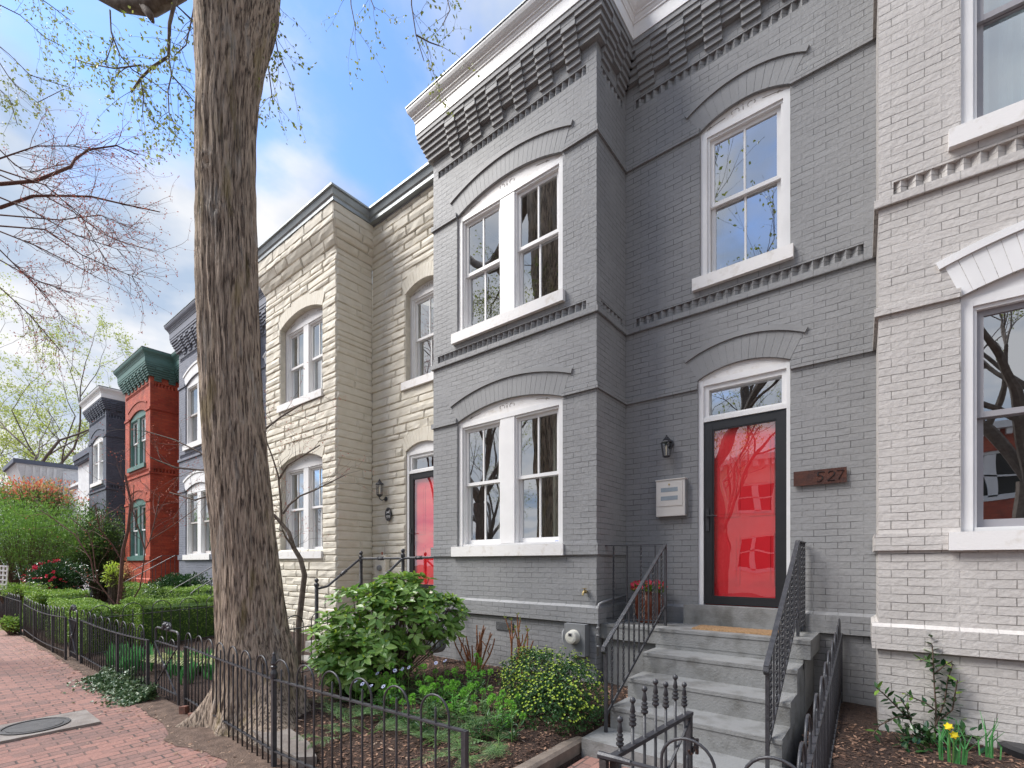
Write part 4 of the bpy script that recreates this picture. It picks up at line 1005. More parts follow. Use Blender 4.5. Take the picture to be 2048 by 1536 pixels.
m=MB(); m.lathe((.0,-.10,.36),[(.055,0),(.055,.03),(.045,.05),(.001,.055)],14,Vector((0,-1,0))); m.build('meter',M['meter'],o)
m=MB(); m.tube([(.0,-.05,.62),(.0,-.05,.68)],.014,6); m.build('fitting',M['redp'],o)
# electric meter on the bay
o=thing('electric_meter',(-3.03,5.193,.58),'gray electric meter box with round glass meter at the foot of the bay','electric meter')
m=MB(); m.box(-.15,.14,-.12,-.002,0,.385); m.build('meter_box',M['meter'],o)
m=MB(); c=(-.01,-.12,.23); m.lathe(c,[(.088,0),(.088,.018),(.080,.02),(.080,.05),(.074,.085),(.05,.092),(.001,.094)],28,Vector((0,-1,0))); m.build('meter_dome',M['cap'],o,smooth=False)
m=MB(); m.box(-.035,.015,-.2165,-.2145,.245,.285); m.build('display',M['sashgray'],o); m=MB(); m.box(-.028,.008,-.2185,-.2166,.252,.275); m.build('dial',M['dark'],o)
o=thing('conduit_loop',(-3.25,5.19,.7),'gray painted conduit loop beside the electric meter box','conduit')
m=MB(); m.tube([(0,-.005,.16),(.0,-.03,.14),(.01,-.05,.05),(.05,-.05,-.04),(.09,-.03,-.09),(.1,-.01,-.1)],.018,8); m.build('pipe',M['grayp'],o,smooth=True)
o=thing('conduit_pipe',(-2.80,5.3,.5),'gray painted conduit running down the bay corner and along the side wall','conduit')
m=MB(); m.tube([(.035,-.13,.1),(.035,-.13,.5),(.03,-.13,.66),(.045,-.12,.715),(.06,-.05,.735),(.06,.3,.765),(.06,.6,.78)],.016,8)
for z in (.2,.33,.42): m.lathe((.035,-.13,z),[(.022,0),(.022,.02)],8)
m.build('pipe',M['grayp'],o,smooth=True)
o=thing('hose_bib',(-2.935,5.193,1.36),'small brass hose tap on the dark gray bay wall','tap')
m=MB(); m.tube([(0,0,0),(0,-.06,0),(0,-.085,-.02),(0,-.09,-.045)],[.016,.015,.013,.014],8); m.lathe((0,-.03,0),[(.024,0),(.026,.012),(.018,.016)],6,Vector((0,-1,0))); m.tube([(0,-.05,0),(0,-.05,.03)],.007,6); m.build('spout',M['brass'],o)
m=MB(); m.lathe((0,-.05,.032),[(.03,0),(.033,.006),(.012,.01),(.001,.012)],8); m.build('handle',M['brass'],o)
o=thing('foundation_vent',(-4.22,5.19,.83),'lattice foundation vent low on the dark gray bay wall','vent')
m=MB(); m.box(-.155,.155,-.006,.01,-.052,.052); m.build('recess',M['dark'],o)
m=MB()
for i in range(16):
    x=-.155+i*.0207; 
    for sg in (-1,1):
        xa,xb=x,x+sg*.104
        za,zb=-.052,.052
        if xb>.155: zb=za+(.155-xa)/.104*.104; xb=.155
        if xb<-.155: zb=za+(xa+.155)/.104*.104; xb=-.155
        if zb-za>.01: m.bar((xa,-.009-.002*sg,za),(xb,-.009-.002*sg,zb),.004,.005)
m.build('lattice',M['meter'],o)
# gas meter
p=Vector((-5.24,4.86,.0)); o=thing('gas_meter',p,'weathered gray gas meter with pipes behind the glossy green shrub','gas meter')
m=MB(); m.lathe((0,.1,.52),[(.001,0),(.09,0),(.12,.02),(.125,.05),(.125,.13),(.12,.16),(.09,.18),(.001,.18)],20,Vector((0,-1,0))); m.box(-.13,.13,-.05,.07,.63,.72); m.build('meter_case',M['gas'],o)
m=MB(); m.lathe((.0,-.085,.52),[(.065,0),(.065,.012),(.05,.02),(.001,.02)],16,Vector((0,-1,0))); m.build('dial_cover',M['gas'],o)
m=MB(); m.tube([(.09,.02,.72),(.09,.02,.96),(.10,.03,1.0),(.14,.06,1.02),(.2,.3,1.0)],.022,8); m.tube([(-.09,.02,.72),(-.09,.02,.78),(-.09,.3,.8)],.02,8); m.lathe((.09,.02,.78),[(.03,0),(.034,.02),(.03,.05)],8); m.lathe((.09,.02,.90),[(.03,0),(.03,.05)],6); m.build('pipe',M['gas'],o)
m=MB(); m.lathe((.14,.06,1.02),[(.03,0),(.03,.06)],8,Vector((.06,.25,-.02))); m.build('union',M['rust'],o)
# pot with flowers
pp=Vector((-2.36,5.70,.977)); o=thing('flower_pot',pp,'large brown drip glazed ceramic pot in the landing corner','pot')
m=MB(); m.lathe((0,0,0),[(.001,0),(.125,0),(.14,.02),(.135,.04),(.165,.12),(.185,.22),(.18,.31),(.165,.355),(.172,.375),(.178,.39),(.165,.395),(.155,.37),(.001,.36)],28); m.build('pot',M['pot'],o,smooth=True)
fl=thing('potted_flowers',pp+Vector((0,0,.36)),'crimson pansies and green leaves filling the brown glazed pot','flowers')
m=MB();g=MB()
for i in range(520):
    a=U(0,6.28);r=.19*math.sqrt(R()); p=Vector((r*math.cos(a),r*math.sin(a),U(0,.11)))
    g.leaf(p,Vector((math.cos(a)*.7,math.sin(a)*.7,U(.2,1.2))),UP,U(.04,.07),U(.018,.03))
for i in range(75):
    a=U(0,6.28);r=.20*math.sqrt(R()); p=Vector((r*math.cos(a),r*math.sin(a),.08+.08*R()-r*.15)); nrm=Vector((U(-.6,.6),-1,U(.2,1))).normalized()
    x=nrm.orthogonal().normalized(); y=nrm.cross(x)
    for k in range(5):
        b=k*1.2566+U(-.1,.1); d=(x*math.cos(b)+y*math.sin(b)); m.sleaf(p,d+nrm*.15,nrm,.036,.034)
g.build('leaves',M['hedge'],fl); m.build('petals',M['crimson'],fl)
o=thing('doormat',(-1.32,5.55,.978),'tan coir doormat lying on the gray landing','doormat',None,math.radians(0))
m=MB(); nx,ny=60,24
for j in range(ny+1):
    for i in range(nx+1): m.v.append((-.42+.84*i/nx,-.16+.32*j/ny,.018+.004*R() if 0<i<nx and 0<j<ny else 0))
for j in range(ny):
    for i in range(nx): k=j*(nx+1)+i; m.f.append((k,k+1,k+nx+2,k+nx+1))
m.build('pile',M['mat'],o)
# security sticker
o=gray.children[0]
tk=MB(); tk.box(-.66,-.60,.098,.1005,1.992,2.0); q=tk.build('sticker',plain('blue_sticker',(.12,.2,.5),.5,0,5,0),gray)
tk=MB(); tk.lathe((-.575,.099,1.998),[(.012,0),(.012,.003),(.001,.003)],14,Vector((0,-1,0))); tk.build('sticker',plain('navy_sticker',(.03,.07,.25),.5,0,5,0),gray)
# black curved drain piece, right edge
o=thing('window_well',(1.05,4.98,.26),'black plastic curved window well cover against the light gray wall','window well')
m=MB(); n_=14
for i in range(n_+1):
    a=math.pi*i/n_; x,y=-.42*math.cos(a),-.34*math.sin(a); m.v+= [(x,y+.25,-.1),(x,y+.25,.07+.0*a),(x*.9,y*.85+.25,.085)]
for i in range(n_): k=i*3; m.f+=[(k,k+3,k+4,k+1),(k+1,k+4,k+5,k+2)]
m.f.append(tuple(i*3+2 for i in range(n_+1))); m.build('cover',M['plastic'],o)

# ---------------- vegetation ----------------
def rdir(zb=0):
    while True:
        v=Vector((U(-1,1),U(-1,1),U(-1,1)))
        if .05<v.length<1: v.normalize(); v.z+=zb; return v.normalized()
def blob(mb,c,rad,n,L,W,shell=.55,simple=True,lump=.25,lf=2.2,upb=.35,zmin=None,droop=0,sd=0,cluster=1):
    c=Vector(c); rad=Vector(rad)
    for i in range(n):
        d=rdir(.15); k=1+lump*noise.noise(Vector((d.x*lf+c.x+sd,d.y*lf+c.y,d.z*lf+c.z)))*2
        r=shell+(1-shell)*R()**.6; 
        p=c+Vector((d.x*rad.x,d.y*rad.y,d.z*rad.z))*r*k
        if zmin is not None and p.z<zmin: continue
        for q in range(cluster):
            v=(d*.7+rdir()*.8+UP*upb); v.z-=droop; l=L*U(.7,1.25); w=W*U(.75,1.2)
            (mb.sleaf if simple else mb.leaf)(p,v.normalized(),(UP*.8+rdir()*.5).normalized(),l,w)
def stems(mb,base,c,rad,n,r=.006,mid=.5):
    base=Vector(base); c=Vector(c)
    for i in range(n):
        d=rdir(.5); e=c+Vector((d.x*rad[0],d.y*rad[1],abs(d.z)*rad[2]))*U(.6,.95); b=base+Vector((U(-.12,.12),U(-.12,.12),0))*min(1,rad[0]*2)
        m1=b.lerp(e,.5)+Vector((U(-.05,.05),U(-.05,.05),U(0,.08)))
        mb.tube([b,m1,e],[r,r*.75,r*.4],5,cap=False)
def shrub(name,label,cat,base,blobs,leafmat,L,W,woodmat='twig',simple=True,group=None,ns=30,sr=.006,**k):
    base=Vector(base); o=thing(name,base,label,cat,group); f=MB(); s=MB()
    for c,rad,n in blobs: blob(f,c,rad,n,L,W,simple=simple,**k); stems(s,base,c,rad,ns,sr)
    f.build('foliage',M[leafmat],o,shift=base); s.build('stem',M[woodmat],o,shift=base); return o
# glossy broad-leaved shrub in front of the cream steps
b=Vector((-4.95,3.65,.12))
def aucuba():
    random.seed(14)
    o=thing('broadleaf_shrub',b,'large glossy broad leaved green shrub between the big tree and the bay','shrub'); f=MB(); s=MB(); t=MB()
    lobes=[((-5.05,3.6,.95),(.62,.55,.52)),((-4.75,3.95,1.02),(.55,.55,.50)),((-5.30,3.40,.72),(.50,.45,.40)),((-4.60,4.30,1.0),(.34,.36,.34)),((-4.85,3.35,.62),(.5,.42,.40)),((-4.95,3.9,1.25),(.45,.45,.32)),((-5.15,3.3,.52),(.45,.35,.28))]
    for c,rad in lobes:
        c=Vector(c)
        for i in range(85):
            d=rdir(.25); k=1+.25*noise.noise(d*2+c); p=c+Vector((d.x*rad[0],d.y*rad[1],d.z*rad[2]))*(.55+.45*R()**.5)*k
            if p.z<.18: continue
            ax=(d*.6+UP*.7+rdir()*.3).normalized(); x=ax.orthogonal().normalized(); y=ax.cross(x); a0=U(0,6.28); nn=random.choice((5,6,7))
            for q in range(nn):
                a=a0+q*6.283/nn; v=(x*math.cos(a)+y*math.sin(a)+ax*U(-.15,.45)).normalized(); l=U(.085,.15)
                f.leaf(p+v*.012,v,(ax+rdir()*.15).normalized(),l,l*.50,.16)
            if d.z>.1 and R()<.7:
                for q in range(4): t.leaf(p+ax*.015,(ax+rdir()*.45).normalized(),y,.045,.015,.1)
            if i%4==0:
                m1=b.lerp(p,.5)+Vector((U(-.08,.08),U(-.08,.08),-.05)); s.tube([b+Vector((U(-.3,.35),U(-.25,.35),0)),m1,p],[.010,.008,.004],5,cap=False)
    f.build('foliage',M['aucuba'],o,shift=b); t.build('new_shoots',M['lime'],o,shift=b); s.build('stem',M['twig'],o,shift=b)
aucuba()
# boxwood with yellow-green tips
def boxwood():
    random.seed(13)
    b=Vector((-2.78,4.12,.1)); o=thing('boxwood_shrub',b,'rounded dark boxwood shrub with yellow green tips beside the steps','shrub'); f=MB(); t=MB(); s=MB()
    lobes=[((-2.80,4.15,.45),(.50,.46,.36)),((-2.48,4.05,.40),(.36,.34,.34)),((-3.08,4.28,.44),(.38,.34,.31)),((-2.62,3.85,.30),(.42,.3,.26))]
    for c,rad in lobes:
        c=Vector(c)
        for i in range(1500):
            d=rdir(.15); k=1+.3*noise.noise(d*3+c); p=c+Vector((d.x*rad[0],d.y*rad[1],d.z*rad[2]))*(.62+.38*R()**.5)*k
            if p.z<.04 : continue
            for q in range(3): f.sleaf(p,(d*.6+rdir()).normalized(),(d+rdir()*.4).normalized(),U(.018,.03),U(.012,.018))
            if d.z>-.05 and d.y<.75 and R()<.42*(.5+1.2*max(0,noise.noise(p*3.5)+.3)):
                pt=c+Vector((d.x*rad[0],d.y*rad[1],d.z*rad[2]))*(1.02)*k; ax=(d+UP*.8).normalized(); x=ax.orthogonal().normalized(); y=ax.cross(x)
                for q in range(5):
                    a=q*1.2566; t.sleaf(pt,(x*math.cos(a)+y*math.sin(a)+ax*.7).normalized(),ax,.015,.009)
    stems(s,b,(-2.78,4.12,.45),(.5,.4,.35),50,.006)
    f.build('foliage',M['box'],o,shift=b); t.build('yellow_tips',M['lime'],o,shift=b); s.build('stem',M['twig'],o,shift=b)
boxwood()
# pruned hydrangea stubs
def stubs(px,y,n,w_,h,label,leaves):
    b=Vector((px,y,.2)); o=thing('pruned_shrub',b,label,'shrub'); s=MB(); f=MB()
    for i in range(n):
        a=U(-1,1); p0=b+Vector((a*.05,U(-.04,.04),-.05)); p=p0.copy(); pts=[p.copy()]; d=Vector((a*w_/h*1.3,U(-.2,.2),1)).normalized(); H=h*U(.55,1); 
        for k in range(5): p=p+d*H/5; d=(d+Vector((U(-.22,.22),U(-.2,.2),.12))).normalized(); pts.append(p.copy())
        s.tube(pts,[.016,.014,.012,.011,.010,.008],6)
        if R()<.6:
            q=pts[3]; s.tube([q,q+Vector((U(-.06,.06),0,.06)),q+Vector((U(-.08,.08),0,.15))],[.009,.008,.006],5)
        if leaves and R()<.7:
            for k in range(6): f.leaf(pts[-1-(k%2)],(UP+rdir()*.7).normalized(),rdir(),.05,.018)
    s.build('stem',M['cutstem'],o,shift=b); 
    if f.v: f.build('buds',M['springd'],o,shift=b)
stubs(-4.46,4.85,15,.42,.78,'cut back orange brown shrub stems against the gray bay wall, beside the gas meter',False)
stubs(-3.78,4.90,9,.22,.90,'cut back orange brown shrub stems with new buds behind the boxwood',True)
# bright green flowering clumps (leafy stems with rounded heads)
M['head']=leafm('lime_green_head',(.13,.40,.04),(.28,.56,.08),.5,.35)
def clumps():
    random.seed(12)
    spots=[]
    rg=random.Random(4)
    cand=[at(px,py,t) for px,py,t in ((700,1345,5.6),(735,1330,5.6),(770,1350,5.3),(790,1325,5.6),(815,1300,5.9),(840,1345,5.2),(850,1310,5.6),(870,1370,4.9),(885,1330,5.3),(905,1300,5.7),(915,1350,5.0),(935,1320,5.3),(950,1290,5.7),(965,1340,5.0),(820,1390,4.6),(860,1410,4.4),(905,1395,4.5),(940,1380,4.7),(780,1385,4.8),(690,1300,6.2),(1000,1400,4.5),(1005,1440,4.2),(955,1440,4.2))]
    cand.sort(key=lambda c:c.dot(rgt)/c.dot(fwd))
    ORD=['leftmost','second from left','third from left','fourth from left','fifth from left','sixth from left','seventh from left','eighth from left','ninth from left','tenth from left','eleventh from left','middle','eleventh from right','tenth from right','ninth from right','eighth from right','seventh from right','sixth from right','fifth from right','fourth from right','third from right','second from right','rightmost']
    PL=[o_+' of the bright green budding perennials in the left bed' for o_ in ORD]
    for i,c in enumerate(cand):
        x,y=c.x,c.y; z=gz(x,y); p=Vector((x,y,z)); h=U(.26,.42)
        o=thing('flowering_perennial',p,PL[i],'plant','green budding perennials in the left bed')
        f=MB(); t=MB(); s=MB()
        for k in range(rg.choice((4,5,6))):
            b=Vector((U(-.09,.09),U(-.09,.09),0)); e=b+Vector((U(-.11,.11),U(-.11,.11),h*U(.55,1.1))); s.tube([b,b.lerp(e,.5)+rdir()*.01,e],[.004,.004,.003],5,cap=False)
            for j in range(20):
                q=b.lerp(e,.02+.62*(j/20)**1.4)+rdir()*.01; a=j*2.4+U(-.6,.6); v=Vector((math.cos(a),math.sin(a),U(-.1,.8))); f.leaf(q,v.normalized(),(UP+rdir()*.4).normalized(),U(.05,.09),U(.014,.026),.15)
            t=MB()
            for j in range(60): 
                dd=rdir(.2); t.sleaf(e+dd*.016,(dd+UP*.3).normalized(),rdir(),U(.018,.026),.013)
            t.build('flower_head',M['head'],o)
        f.build('foliage',M[('candy','box','fern')[i%3]],o); s.build('stem',M['greenstem'],o)
    # pale lavender flowers
    DL=['leftmost','second from left','third from left','fourth from left','fifth from left','fifth from right','fourth from right','third from right','second from right','rightmost']; dn=-1
    for px,py,t in sorted(((725,1368,4.9),(742,1372,4.8),(767,1373,4.75),(790,1341,5.2),(805,1338,5.3),(818,1335,5.3),(872,1326,5.3),(890,1322,5.4),(755,1347,5.2),(712,1362,5.1))):
        dn+=1
        c=at(px,py,t); z=gz(c.x,c.y); 
        o=thing('lavender_daisy',(c.x,c.y,z),DL[dn]+' of the pale lavender daisies on thin stems in the left bed','flower','lavender daisies in the left bed')
        s=MB(); s.tube([(U(-.03,.03),0,0),(0,0,c.z-z)],.0025,5); s.build('stem',M['greenstem'],o)
        m=MB(); hc=Vector((0,0,c.z-z)); nrm=Vector((U(-.3,.5),-.8,U(.6,1.4))).normalized(); x=nrm.orthogonal().normalized(); y=nrm.cross(x)
        for k in range(12): a=k*.5236; m.sleaf(hc,(x*math.cos(a)+y*math.sin(a)+nrm*.1).normalized(),nrm,.027,.011)
        m.build('petals',M['lav'],o); MB().ball(hc+nrm*.004,.007,8).build('flower_eye',M['navyp'],o)
clumps()
# feathery low evergreen sprays
def sprays(lab,spots,grp):
    W_=['leftmost','second from left','third from left','fourth from left','fifth from left','sixth from left','seventh from left','seventh from right','sixth from right','fifth from right','fourth from right','third from right','second from right','rightmost']
    for si,(px,py,sz) in enumerate(sorted(spots)):
        t=(CH-.08)*FPX/(py-HZ); c=at(px,py,t); 
        if c.y<2.1: c.y=2.12
        p=Vector((c.x,c.y,gz(c.x,c.y)+.01)); o=thing('low_evergreen',p,W_[si]+lab,'ground cover plant',grp); f=MB(); s=MB()
        for k in range(int(8*sz/.4)):
            a=U(0,6.28); L_=sz*U(.5,1); q=Vector((U(-.08,.08),U(-.08,.08),0)); d=Vector((math.cos(a),math.sin(a),U(.25,.7))).normalized(); pts=[q.copy()]
            for j in range(6):
                q=q+d*L_/6; d.z-=.10; d=(d+rdir()*.12).normalized(); pts.append(q.copy())
                if j>0:
                    for sg in (-1,1):
                        sd_=Vector((-d.y,d.x,.1))*sg; tw=(d*.7+sd_*.8).normalized(); qq=q.copy()
                        for u_ in range(7):
                            qq=qq+tw*.014
                            for s2 in (-1,1): f.sleaf(qq,(tw*.6+Vector((-tw.y,tw.x,.1))*s2).normalized(),UP,.024,.0055)
            s.tube(pts,[.004,.004,.003,.003,.0025,.002,.002],4,cap=False)
        f.build('foliage',M['fern'],o); s.build('stem',M['greenstem'],o)
sprays(' of the low feathery evergreen sprays behind the hoop fence',((690,1445,.38),(730,1420,.42),(775,1440,.40),(735,1475,.35),(800,1410,.36),(820,1460,.38),(860,1500,.42),(910,1490,.38),(880,1440,.34),(1010,1470,.40),(1050,1440,.34),(990,1510,.36),(665,1480,.3),(945,1525,.36)),'feathery evergreens in the left bed')
# small camellia at the light gray wall
def camellia():
    random.seed(77)
    b=Vector((.35,4.55,.2)); o=thing('young_camellia',b,'young camellia with upright stems and dark glossy leaves against the light gray wall','shrub'); f=MB(); s=MB(); g=MB()
    st=[[(1870,1478),(1872,1420),(1868,1360),(1866,1310),(1862,1268)],[(1872,1450),(1890,1400),(1895,1360),(1905,1330)],[(1880,1480),(1935,1480),(1960,1430),(1965,1380),(1958,1350)],[(1868,1480),(1825,1455),(1815,1420),(1800,1395)],[(1820,1440),(1790,1410),(1770,1390),(1752,1375)],[(1868,1470),(1850,1500),(1870,1520),(1900,1510)],[(1820,1430),(1790,1435),(1760,1450),(1745,1470)],[(1870,1420),(1850,1405),(1825,1395),(1805,1386)],[(1880,1440),(1905,1420),(1910,1390),(1915,1360)],[(1868,1330),(1850,1318),(1840,1322)],[(1872,1345),(1890,1330),(1905,1322)],[(1935,1480),(1915,1450),(1920,1425)],[(1868,1480),(1840,1475),(1815,1490),(1790,1480)],[(1880,1490),(1925,1500),(1950,1505)]]
    for k,pl in enumerate(st):
        dz=U(-.12,.12); pts=[at(px,py,3.85+dz*(i/len(pl))) for i,(px,py) in enumerate(pl)]
        s.tube(pts,[.007-.004*i/len(pts) for i in range(len(pts))],5,cap=False)
        for i in range(len(pts)-1):
            seg=(pts[i+1]-pts[i]); n=max(2,int(seg.length/.017)); sn=seg.normalized()
            for j in range(n):
                if k==0 and i==0 and j%2: continue
                q=pts[i]+seg*(j+U(0,.6))/n; e=sn.orthogonal().normalized(); e2=sn.cross(e); a=j*2.4+U(-.5,.5); v=(e*math.cos(a)+e2*math.sin(a)+sn*.45).normalized(); top=(i>=len(pts)-2)
                (g if top and R()<.35 else f).leaf(q,v,(UP+rdir()*.35).normalized(),U(.055,.085),U(.026,.036),.1)
    for i in range(330):
        c=at(U(1800,1960),U(1455,1512),U(3.6,4.0)); f.leaf(c,rdir(.2),(UP+rdir()*.5).normalized(),U(.055,.085),U(.025,.035),.12)
    f.build('foliage',M['darkleaf'],o,shift=b); g.build('new_shoots',M['hedge'],o,shift=b); s.build('stem',M['twig'],o,shift=b)
camellia()
for q,(px,py,t,n) in enumerate(((1905,1452,3.45,9),(1985,1500,3.5,5))):
    c=at(px,py+90,t); z=gz(c.x,c.y); b=Vector((c.x,c.y,z)); o=thing('daffodil',b,['clump of daffodil leaves with two yellow flowers before the young camellia','small clump of daffodil leaves with a closed bud near the right edge'][q],'flower')
    f=MB(); fl=MB()
    for i in range(n*2):
        x=U(-.07,.07); h=U(.16,.34); e=Vector((x+U(-.07,.07),U(-.05,.05),h)); m1=Vector((x*1.1,U(-.02,.02),h*.55)); w_=.0045
        f.quad((x-w_,0,0),(x+w_,0,0),(m1.x+w_,m1.y,m1.z),(m1.x-w_,m1.y,m1.z)); f.quad((m1.x-w_,m1.y,m1.z),(m1.x+w_,m1.y,m1.z),(e.x+.001,e.y,e.z),(e.x-.001,e.y,e.z))
    f.build('leaves',M['tulip'],o)
    if q==0:
        for (fx_,fy_) in ((1897,1453),(1908,1470)):
            s=MB(); fl=MB()
            h=at(fx_,fy_,3.43)-b; s.tube([(h.x*.4,0,0),(h.x,h.y,h.z-.01)],.0035,5)
            nrm=Vector((U(-.2,.2),-1,.3)).normalized(); x=nrm.orthogonal().normalized(); y=nrm.cross(x)
            for k in range(6): a=k*1.047; fl.sleaf(h,(x*math.cos(a)+y*math.sin(a)+nrm*.15).normalized(),nrm,.03,.022)
            fl.lathe(h,[(.007,0),(.011,.014),(.015,.02)],10,nrm)
            s.build('stem',M['greenstem'],o); fl.build('flower',M['yellow'],o)
# tulip leaf rows & striped grass behind the closed gate
def tl(px0,px1,py,t,n,lab):
    c=at((px0+px1)/2,py,t); b=Vector((c.x,c.y,.05)); o=thing('tulip_leaves',b,lab,'plant'); f=MB()
    for i in range(n):
        q=at(U(px0,px1),py,t+U(-.5,.5))-b; q.z=0; h=U(.22,.38)
        for k in range(3):
            a=U(0,6.28); e=Vector((math.cos(a)*.09,math.sin(a)*.09,h)); m1=q+Vector((math.cos(a)*.03,math.sin(a)*.03,h*.5)); sx=Vector((-math.sin(a),math.cos(a),0))*.022
            f.quad(q-sx*.3,q+sx*.3,m1+sx,m1-sx); f.quad(m1-sx,m1+sx,q+e+sx*.05,q+e-sx*.05)
    f.build('leaves',M['tulip'],o,)
tl(215,305,1330,7.6,75,'broad green tulip leaves behind the hoop fence left of the closed gate')
tl(335,430,1330,7.0,60,'broad green tulip leaves behind the closed gate')
for i,(px,py,t) in enumerate(((345,1305,7.4),(370,1302,7.3),(400,1305,7.2),(425,1300,7.2))):
    c=at(px,py,t); b=Vector((c.x,c.y,.1)); o=thing('striped_grass',b,['leftmost','second from left','second from right','rightmost'][i]+' of the arching yellow striped grass clumps behind the closed gate','plant','striped grass clumps behind the gate'); f=MB()
    for k in range(170):
        a=U(0,6.28); L_=U(.25,.5); q=Vector((0,0,.05)); d=Vector((math.cos(a)*.6,math.sin(a)*.6,1)).normalized(); sx=Vector((-math.sin(a),math.cos(a),0))*.006
        for j in range(5):
            q2=q+d*L_/5; f.quad(q-sx,q+sx,q2+sx,q2-sx); q=q2; d.z-=.42; d.normalize()
    f.build('blades',M['stripe'],o)
# ivy spilling onto the sidewalk
def ivy(x0,x1,lab,kind='stuff'):
    f=MB(); 
    for i in range(5200):
        x=U(x0,x1); y=1.98-abs(random.gauss(0,.16)); y=min(y,2.15); h=.20*math.exp(-((y-1.97)/.16)**2)*(.6+.7*noise.noise(Vector((x*3,0,0)))+.3)
        p=Vector((x,y,max(.01,U(.2,1)*h))); f.leaf(p,rdir(.2),(UP+Vector((0,-.5,0))+rdir()*.4).normalized(),U(.03,.05),U(.03,.045),.1)
    o=f.build('ivy',M['ivy']); tag(o,lab,'ivy',None,'stuff')
ivy(-9.3,-7.15,'dark ivy ground cover spilling under the hoop fence onto the sidewalk')
# hedges
def hedge(x0,x1,y0,y1,z1,n,label,mat='hedge',z0=.05,L=.035):
    b=Vector(((x0+x1)/2,(y0+y1)/2,z0)); o=thing('clipped_hedge',b,label,'hedge'); f=MB()
    for i in range(n):
        s=R(); x,y,z=U(x0,x1),U(y0,y1),U(z0,z1)
        if s<.42: z=z1-abs(random.gauss(0,.04))
        elif s<.75: y=y0+abs(random.gauss(0,.05))
        elif s<.9: x=x1-abs(random.gauss(0,.05))
        k=noise.noise(Vector((x*1.7,y*1.7,z*1.7))); z+=k*.10; y+=k*.06
        for q in range(2): f.sleaf(Vector((x,y,z)),rdir(.4),(UP+rdir()*.6).normalized(),U(.7,1.3)*L,U(.7,1.3)*L*.55)
    f.build('foliage',M[mat],o,shift=b)
    c=MB(); c.box(x0+.12,x1-.12,y0+.14,y1-.1,z0,z1-.14); c.build('shade_core',M['hedgecore'],o,shift=b)  # solid dark box added in place of the hedge's inner shade
hedge(-15.2,-11.5,2.05,2.7,.86,13000,'light green hedge growing through the hoop fence by the sidewalk')
hedge(-12.2,-11.0,2.75,5.0,.98,11000,'light green clipped hedge along the thin fence between the yards')
hedge(-17.5,-12.3,3.9,4.7,1.12,12000,'clipped green hedge at the back of the yard before the red brick house')
hedge(-18.8,-16.6,2.05,3.1,.95,6000,'low green hedge at the left edge of the photo',L=.05)
# ---- branching helper ----
def grow(mb,tips,p,d,L,r,depth,spread=.55,up=.15,kids=(2,3),shrink=.72,n=4,rr=.62,wob=.16):
    pts=[p.copy()]; q=p.copy(); dd=d.normalized()
    for i in range(n): dd=(dd+rdir()*wob+UP*up*.15).normalized(); q=q+dd*L/n; pts.append(q.copy())
    rs=[r*(1-(1-rr)*i/n) for i in range(n+1)]
    mb.tube(pts,rs,7 if r>.03 else (5 if r>.008 else 3),cap=False)
    if depth<=1: tips.append((pts[n//2],dd)); tips.append((q,dd))
    if depth<=0: return
    for k in range(random.choice(kids)):
        at_=pts[-1] if k==0 else pts[random.choice((n//2,n-1,n))]
        nd_=(dd+rdir()*spread*1.3+UP*up).normalized(); grow(mb,tips,at_,nd_,L*shrink*U(.8,1.15),rs[-1]*(.9 if k==0 else .7),depth-1,spread,up,kids,shrink,n,rr,wob)
def sprout(mb,tips,pts,n,L,r,depth=1,bias=(0,0,0),spread=.9,f0=.1):
    bias=Vector(bias); 
    for i in range(n):
        s=(f0+(1-f0)*R())*(len(pts)-1); k=min(int(s),len(pts)-2); p=pts[k].lerp(pts[k+1],s-k); d=(pts[k+1]-pts[k]).normalized()
        v=(d*.8+rdir()*spread+bias).normalized(); grow(mb,tips,p,v,L*U(.5,1.1),r,depth,.5,0,(1,2),.7,4,.55,.2)
def leafs(f,tips,n,L,W,sp=.05,simple=True,droop=0):
    for p,d in tips:
        for k in range(n):
            v=(d*.4+rdir()); v.z-=droop; (f.sleaf if simple else f.leaf)(p+rdir()*U(0,sp),v.normalized(),rdir(),L*U(.6,1.3),W*U(.7,1.2))
